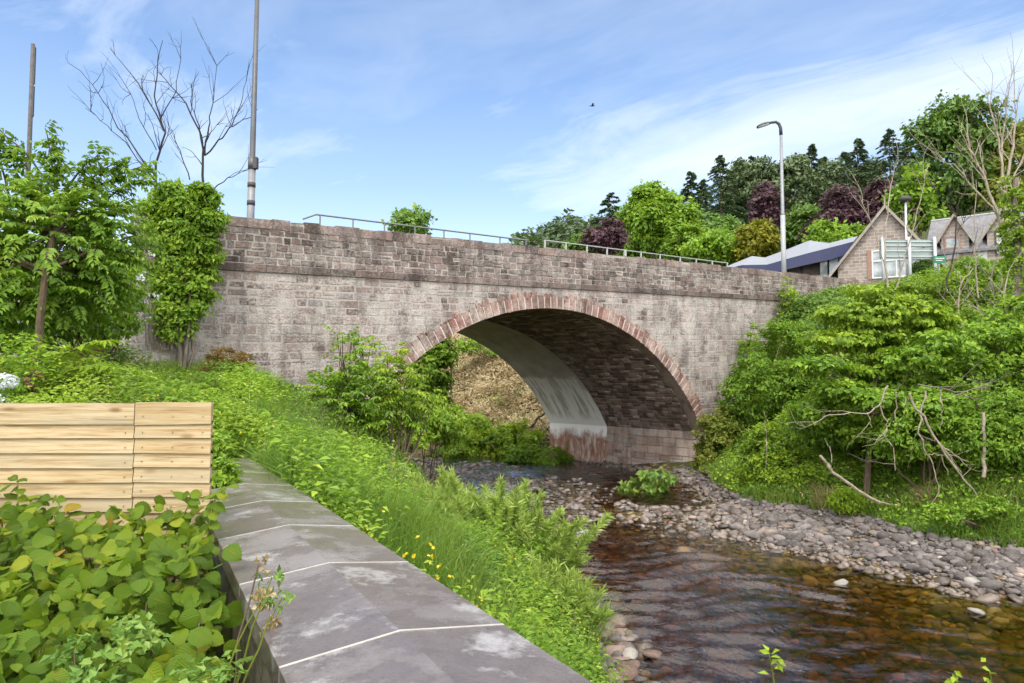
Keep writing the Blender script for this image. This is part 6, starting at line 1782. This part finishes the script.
    b = MB(); p, q = at(933, 256, 41), at(946, 263, 41); b.box(((p[0] + q[0]) / 2, 41, (p[2] + q[2]) / 2), (q[0] - p[0], .05, p[2] - q[2])); s = b.build('board', gs, t); s.location = -o
    b = MB(); b.box(((p[0] + q[0]) / 2, 40.96, p[2] - (p[2] - q[2]) * .35), ((q[0] - p[0]) * .7, .012, .05)); b.box(((p[0] + q[0]) / 2 - .05, 40.96, p[2] - (p[2] - q[2]) * .65), ((q[0] - p[0]) * .5, .012, .05)); s = b.build('lettering', white, t); s.location = -o
    b = MB(); x = (p[0] + q[0]) / 2; b.tube([(x, 41.07, c[2] - .2), (x, 41.07, p[2])], .045, 8); s = b.build('post', post, t); s.location = -o
    bank_shrub('evergreen_shrub', 'small dark evergreen shrub below the road sign panels', 'shrub', [(922, 267, 9, 8)], 1400, .16, 'dark', D=42.8, per=16, clump=.25)
    # --- slim lamp by the cottage
    D = 44.; c = at(906.5, 262, D); c0 = c.copy(); c0[2] = g1(c[0], c[1]); tp = at(905.5, 201, D)
    t = thing('street_lamp', 'slim white lamp post with a dark head in front of the stone cottage', 'street lamp', c0); o = Vector(t.location)
    b = MB(); b.tube([c0, tp], [.075, .06], 10); s = b.build('column', white, t, True); s.location = -o
    b = MB(); G = [[(tp[0] + r * math.cos(a), tp[1] + r * math.sin(a), tp[2] + z) for a in np.linspace(0, 2 * math.pi, 13)] for r, z in ((.08, -.1), (.30, .02), (.34, .14), (.22, .28), (.05, .36), (.0, .37))]
    b.grid(np.array(G), flip=False); s = b.build('lamp_head', dkw, t, True); s.location = -o
build_houses()

# ------------------------------------------------------------------ trees on the hillside
def hillside():
    con = [(609, 193, 118, 26, .55, 'lone ragged spruce standing left of the big green tree', 'needle'),
           (691, 171, 150, 26, .0, 'pointed dark spruce just right of the big green tree', 'needle'),
           (720, 155, 140, 42, .1, 'broad dark spruce at the left of the main conifer stand', 'needle'),
           (741, 161, 146, 34, .4, 'open crowned pine between the broad spruce and the street lamp', 'pine'),
           (762, 160, 140, 40, .45, 'loose grey green pine directly left of the street lamp', 'pine'),
           (792, 157, 138, 46, .45, 'wide loose pine directly right of the street lamp', 'pine'),
           (811, 144, 150, 22, .0, 'slim spire shaped spruce rising highest right of the street lamp', 'needle'),
           (834, 160, 140, 38, .4, 'spreading pine between the spire spruce and the tall fir', 'pine'),
           (857, 138, 136, 40, .15, 'tall fir with a sharp tip above the copper beech', 'needle'),
           (889, 129, 132, 42, .0, 'tallest dense dark fir left of the big right hand tree', 'needle'),
           (908, 141, 150, 26, .0, 'dark spruce tip showing behind the big right hand tree', 'needle'),
           (703, 180, 165, 28, .2, 'dark spruce in the gap behind the first spruces', 'needle'),
           (668, 200, 165, 22, .2, 'small spruce peeping over the big green tree', 'needle'),
           (872, 160, 150, 30, .3, 'dark pine filling the gap between the two tall firs', 'pine'),
           (731, 169, 168, 34, .1, 'fir in the back row behind the broad dark spruce', 'needle'), (752, 156, 170, 34, .1, 'fir tip rising between the two loose pines left of the lamp', 'needle'),
           (774, 164, 168, 36, .1, 'fir tip just left of the street lamp column in the back row', 'needle'), (802, 154, 172, 34, .1, 'fir tip left of the slim spire spruce in the back row', 'needle'),
           (823, 157, 168, 36, .1, 'fir tip right of the slim spire spruce in the back row', 'needle'), (845, 152, 170, 38, .1, 'fir left of the sharp tipped tall fir in the back row', 'needle'),
           (633, 212, 170, 30, .2, 'small dark fir between the purple tree and the big rounded tree', 'needle')]
    for i, (u, v, D, w, sp, lb, mt) in enumerate(con):
        if mt == 'pine':
            broadleaf('pine_tree', lb, u, v, D, w * 1.05, 8000, M['pine'], .75, M['bark_brown'], 9, seed=60 + i, vbase=v + 62, clump=1.7, gap=.35, flat=.5); continue
        w *= 2.0
        conifer('conifer' if mt == 'needle' else 'pine_tree', lb, u, v, D, w, 9000, M[mt], i, sparse=sp, hmin=.18 if sp < .3 else .38, power=.85 if sp < .3 else .45, droop=.3 if sp < .3 else .05)
    bl = [(651, 184, 104, 58, 11000, 'mid', 9, 'big rounded fresh green tree rising over the middle of the parapet', 258),
          (686, 204, 98, 44, 7000, 'bright', 8, 'lighter green tree leaning against the right of the big rounded tree', 262),
          (716, 233, 86, 62, 7000, 'mid', 8, 'low spreading bright green tree just above the guard rail', 268),
          (731, 218, 100, 40, 4500, 'smallrose', 7, 'pale greyish willow like tree left of the golden tree', 262),
          (757, 222, 82, 44, 6500, 'goldtree', 8, 'golden yellow green tree left of the street lamp base', 268),
          (607, 221, 92, 38, 6000, 'copper', 6, 'round dark purple tree above the guard rail', 256),
          (766, 184, 118, 36, 5000, 'copper', 7, 'dark copper beech behind the street lamp column', 236),
          (838, 188, 108, 66, 9000, 'copper', 8, 'wide copper beech above the modern building', 246),
          (882, 181, 104, 56, 8000, 'copper', 8, 'copper beech rising behind the stone cottage gable', 246),
          (826, 224, 80, 40, 3600, 'mid', 6, 'low green tree behind the modern building roof', 252),
          (852, 228, 76, 32, 3000, 'mid', 6, 'small green tree against the left slope of the cottage roof', 252),
          (582, 236, 120, 26, 3000, 'dark', 6, 'dark green tree left of the round purple tree', 256),
          (640, 215, 112, 40, 3500, 'mid', 6, 'mid green tree between the purple and the big rounded tree', 262),
          (700, 215, 122, 50, 4500, 'dark', 7, 'dark green tree behind the lighter green tree', 262),
          (800, 205, 126, 54, 5000, 'dark', 7, 'dark green tree between the two copper beeches', 250)]
    for i, (u, v, D, w, n, mt, k, lb, vb) in enumerate(bl):
        broadleaf('copper_beech' if mt == 'copper' else 'broadleaf_tree', lb, u, v, D, w, int(n * 1.5), M[mt], .62 * D / 100, None, k, seed=i, vbase=vb, clump=1.0 * D / 100)
    broadleaf('broadleaf_tree', 'very large green tree towering behind the dormer cottage', 945, 99, 66, 110, 17000, M['dark'], .52, M['bark_grey'], 12, seed=40, vbase=238, clump=1.0, gap=.35)
    broadleaf('broadleaf_tree', 'large olive tree at the right edge behind the dead tree', 1022, 118, 62, 90, 9000, M['olive'], .5, M['bark_grey'], 9, seed=41, vbase=238, clump=.95, gap=.3)
    broadleaf('broadleaf_tree', 'lighter green tree at the left foot of the very large tree', 914, 165, 60, 44, 4200, M['bright'], .46, M['bark_grey'], 7, seed=42, vbase=240, clump=.8, gap=.3)
    broadleaf('broadleaf_tree', 'small grey green tree peeping over the left half of the parapet', 411, 207, 62, 42, 2600, M['smallrose'], .42, M['bark_grey'], 8, seed=43, vbase=243, clump=.6, gap=.45)
    # the far wooded ridge reads as one mass
    b = MB(); bt = MB(); g = np.random.default_rng(77)
    n = 0
    for i in range(300):
        t_ = g.uniform(-.02, .75); D = g.uniform(135, 250); x = t_ * D; z = float(hill(np.array(x), np.array(D)))
        hh = g.uniform(7, 12); w = g.uniform(3.5, 6)
        clump_leaves(b, [(x, D, z + hh * .55, w, w, hh * .5)], 150, 1.5, .7, per=8, clump=1.5, lod=0, flat=.8, shell=.75)
        bt.tube([(x, D, z - .5), (x, D, z + hh * .5)], [.25, .15], 5)
    f = b.build('hillside_wood', M['farwood']); tag(f, 'mixed wood covering the far hillside behind the nearer trees', 'woodland', kind='stuff')
    s = bt.build('trunks', M['bark_brown'], f)
hillside()

def bird():
    D = 60.; c = at(592.5, 106, D); m = mat_plain('bird_dark', (.03, .03, .035), .7)
    t = thing('bird', 'tiny dark bird in flight in the open sky', 'bird', c); o = Vector(t.location)
    b = MB(); ln = np.array([(-.22, 0, .0), (-.14, 0, .02), (0, 0, .02), (.12, 0, .02), (.19, 0, .03), (.24, 0, .02)]) + c
    b.tube(ln, [.012, .05, .065, .05, .035, .008], 8); s = b.build('body', m, t, True); s.location = -o
    for sg in (-1, 1):
        b = MB(); P = [(-.07, .04, .03), (.08, .04, .03), (.10, .2, .13), (.02, .42, .10), (-.03, .40, .09), (-.08, .2, .12)]
        P = [np.array((x, sg * y * 1.0, z)) + c for x, y, z in P]
        b.prism(P, (0, 0, .012)); s = b.build('wing', m, t); s.location = -o
    b = MB(); b.prism([np.array(p) + c for p in ((-.2, -.02, .01), (-.2, .02, .01), (-.33, .05, .0), (-.33, -.05, .0))], (0, 0, .01)); s = b.build('tail', m, t); s.location = -o
bird()
#@@END
# ------------------------------------------------------------------ sky, sun, camera
SUN_AZ, SUN_EL = R(186), R(57)      # clockwise from +Y
SDIR = np.array([math.sin(SUN_AZ) * math.cos(SUN_EL), math.cos(SUN_AZ) * math.cos(SUN_EL), math.sin(SUN_EL)])
def build_world():
    w = bpy.data.worlds.new('World'); SC.world = w; w.use_nodes = True
    nt = w.node_tree; nt.nodes.clear(); n = N(nt)
    sky = n('ShaderNodeTexSky', sky_type='NISHITA', sun_disc=False, sun_elevation=SUN_EL, sun_rotation=SUN_AZ, altitude=100., air_density=1.0, dust_density=.7, ozone_density=2.2)
    d = n('ShaderNodeTexCoord').outputs['Generated']
    s = n('ShaderNodeSeparateXYZ', {0: d})
    zz = n.math('ADD', n.math('MAXIMUM', s.outputs[2], 0.0), .12)
    px = n.math('DIVIDE', s.outputs[0], zz); py = n.math('DIVIDE', s.outputs[1], zz)
    pl = n('ShaderNodeCombineXYZ', {0: px, 1: py}).outputs[0]
    rot = n('ShaderNodeVectorRotate', {'Vector': pl, 'Axis': (0, 0, 1), 'Angle': R(42.7)}).outputs[0]
    wp = n('ShaderNodeVectorMath', {0: rot, 1: n('ShaderNodeVectorMath', {0: n.noise(rot, .7, 3, out=1), 'Scale': .9}, operation='SCALE').outputs[0]}, operation='ADD').outputs[0]
    streak = n.noise(n.scaled(wp, (.42, 1.5, 1)), 1.25, 7, .62)
    wisps = n.noise(n.scaled(wp, (.8, 1.2, 1)), 2.6, 6, .6)
    c = n.math('ADD', n.math('MULTIPLY', streak, .7), n.math('MULTIPLY', wisps, .3))
    # the thicker cirrus lies low to the right
    wq = n('ShaderNodeSeparateXYZ', {0: wp})
    rq = n('ShaderNodeSeparateXYZ', {0: rot})
    bd = n.math('ABSOLUTE', n.math('SUBTRACT', n.math('SUBTRACT', wq.outputs[1], .45), 1.98))
    band = n.ramp(n.math('MULTIPLY', bd, 1.0), [(.0, .30), (.22, .16), (.55, 0.0)])
    right = n.ramp(n.math('ADD', s.outputs[0], .5), [(.45, .0), (.62, 1.0)])
    side = n.math('MULTIPLY', band, right)
    cov = n.ramp(n.math('ADD', c, side), [(.49, 0.0), (.64, .50), (.85, .85)])
    thin = n.ramp(n.math('ADD', n.noise(n.scaled(wp, (.5, 1.1, 1)), .8, 6, .62), n.math('MULTIPLY', right, .10)), [(.48, 0.0), (.64, .26), (.82, .5)])
    cov = n.math('MAXIMUM', cov, thin)
    low = n.ramp(s.outputs[2], [(.0, .80), (.10, .60), (.26, .22), (.45, .05)])
    f = n.math('MAXIMUM', n.math('MULTIPLY', cov, .80), low)
    skyc = n.mix(1.0, sky.outputs[0], (.74, .89, 1.0), 'MULTIPLY')
    col = n.mix(f, skyc, (5.0, 5.3, 5.7))
    # unseen bright cloud added behind and above the photographer as fill light
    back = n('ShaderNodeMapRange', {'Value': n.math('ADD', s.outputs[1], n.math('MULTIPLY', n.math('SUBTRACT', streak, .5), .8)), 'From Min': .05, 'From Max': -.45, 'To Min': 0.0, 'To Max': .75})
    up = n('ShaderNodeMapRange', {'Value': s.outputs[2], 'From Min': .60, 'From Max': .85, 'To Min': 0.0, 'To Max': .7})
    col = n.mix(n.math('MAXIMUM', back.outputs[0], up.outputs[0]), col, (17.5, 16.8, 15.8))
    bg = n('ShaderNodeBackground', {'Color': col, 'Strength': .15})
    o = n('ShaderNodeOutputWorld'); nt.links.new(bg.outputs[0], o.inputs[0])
build_world()
sl = bpy.data.lights.new('sun', 'SUN'); sl.energy = 1.5; sl.angle = R(10.0); sl.color = (1.0, .93, .80)
so = bpy.data.objects.new('sun', sl); COL.objects.link(so)
so.rotation_euler = Vector(SDIR).to_track_quat('Z', 'Y').to_euler()

cam = bpy.data.cameras.new('camera'); cam.sensor_width = 36; cam.lens = 36 * FPX / 1024; cam.clip_end = 4000; cam.clip_start = .05
co = bpy.data.objects.new('camera', cam); COL.objects.link(co)
co.location = (0, 0, H); co.rotation_euler = (math.pi / 2 + PITCH, 0, 0)
SC.camera = co
vs = SC.view_settings
vs.view_transform = 'Standard'; vs.look = 'None'; vs.gamma = 1; vs.exposure = .72; vs.use_curve_mapping = False
cy = SC.cycles
cy.max_bounces = 8; cy.diffuse_bounces = 5; cy.glossy_bounces = 3; cy.transmission_bounces = 4; cy.transparent_max_bounces = 8
cy.caustics_reflective = False; cy.caustics_refractive = False
cy.use_denoising = True
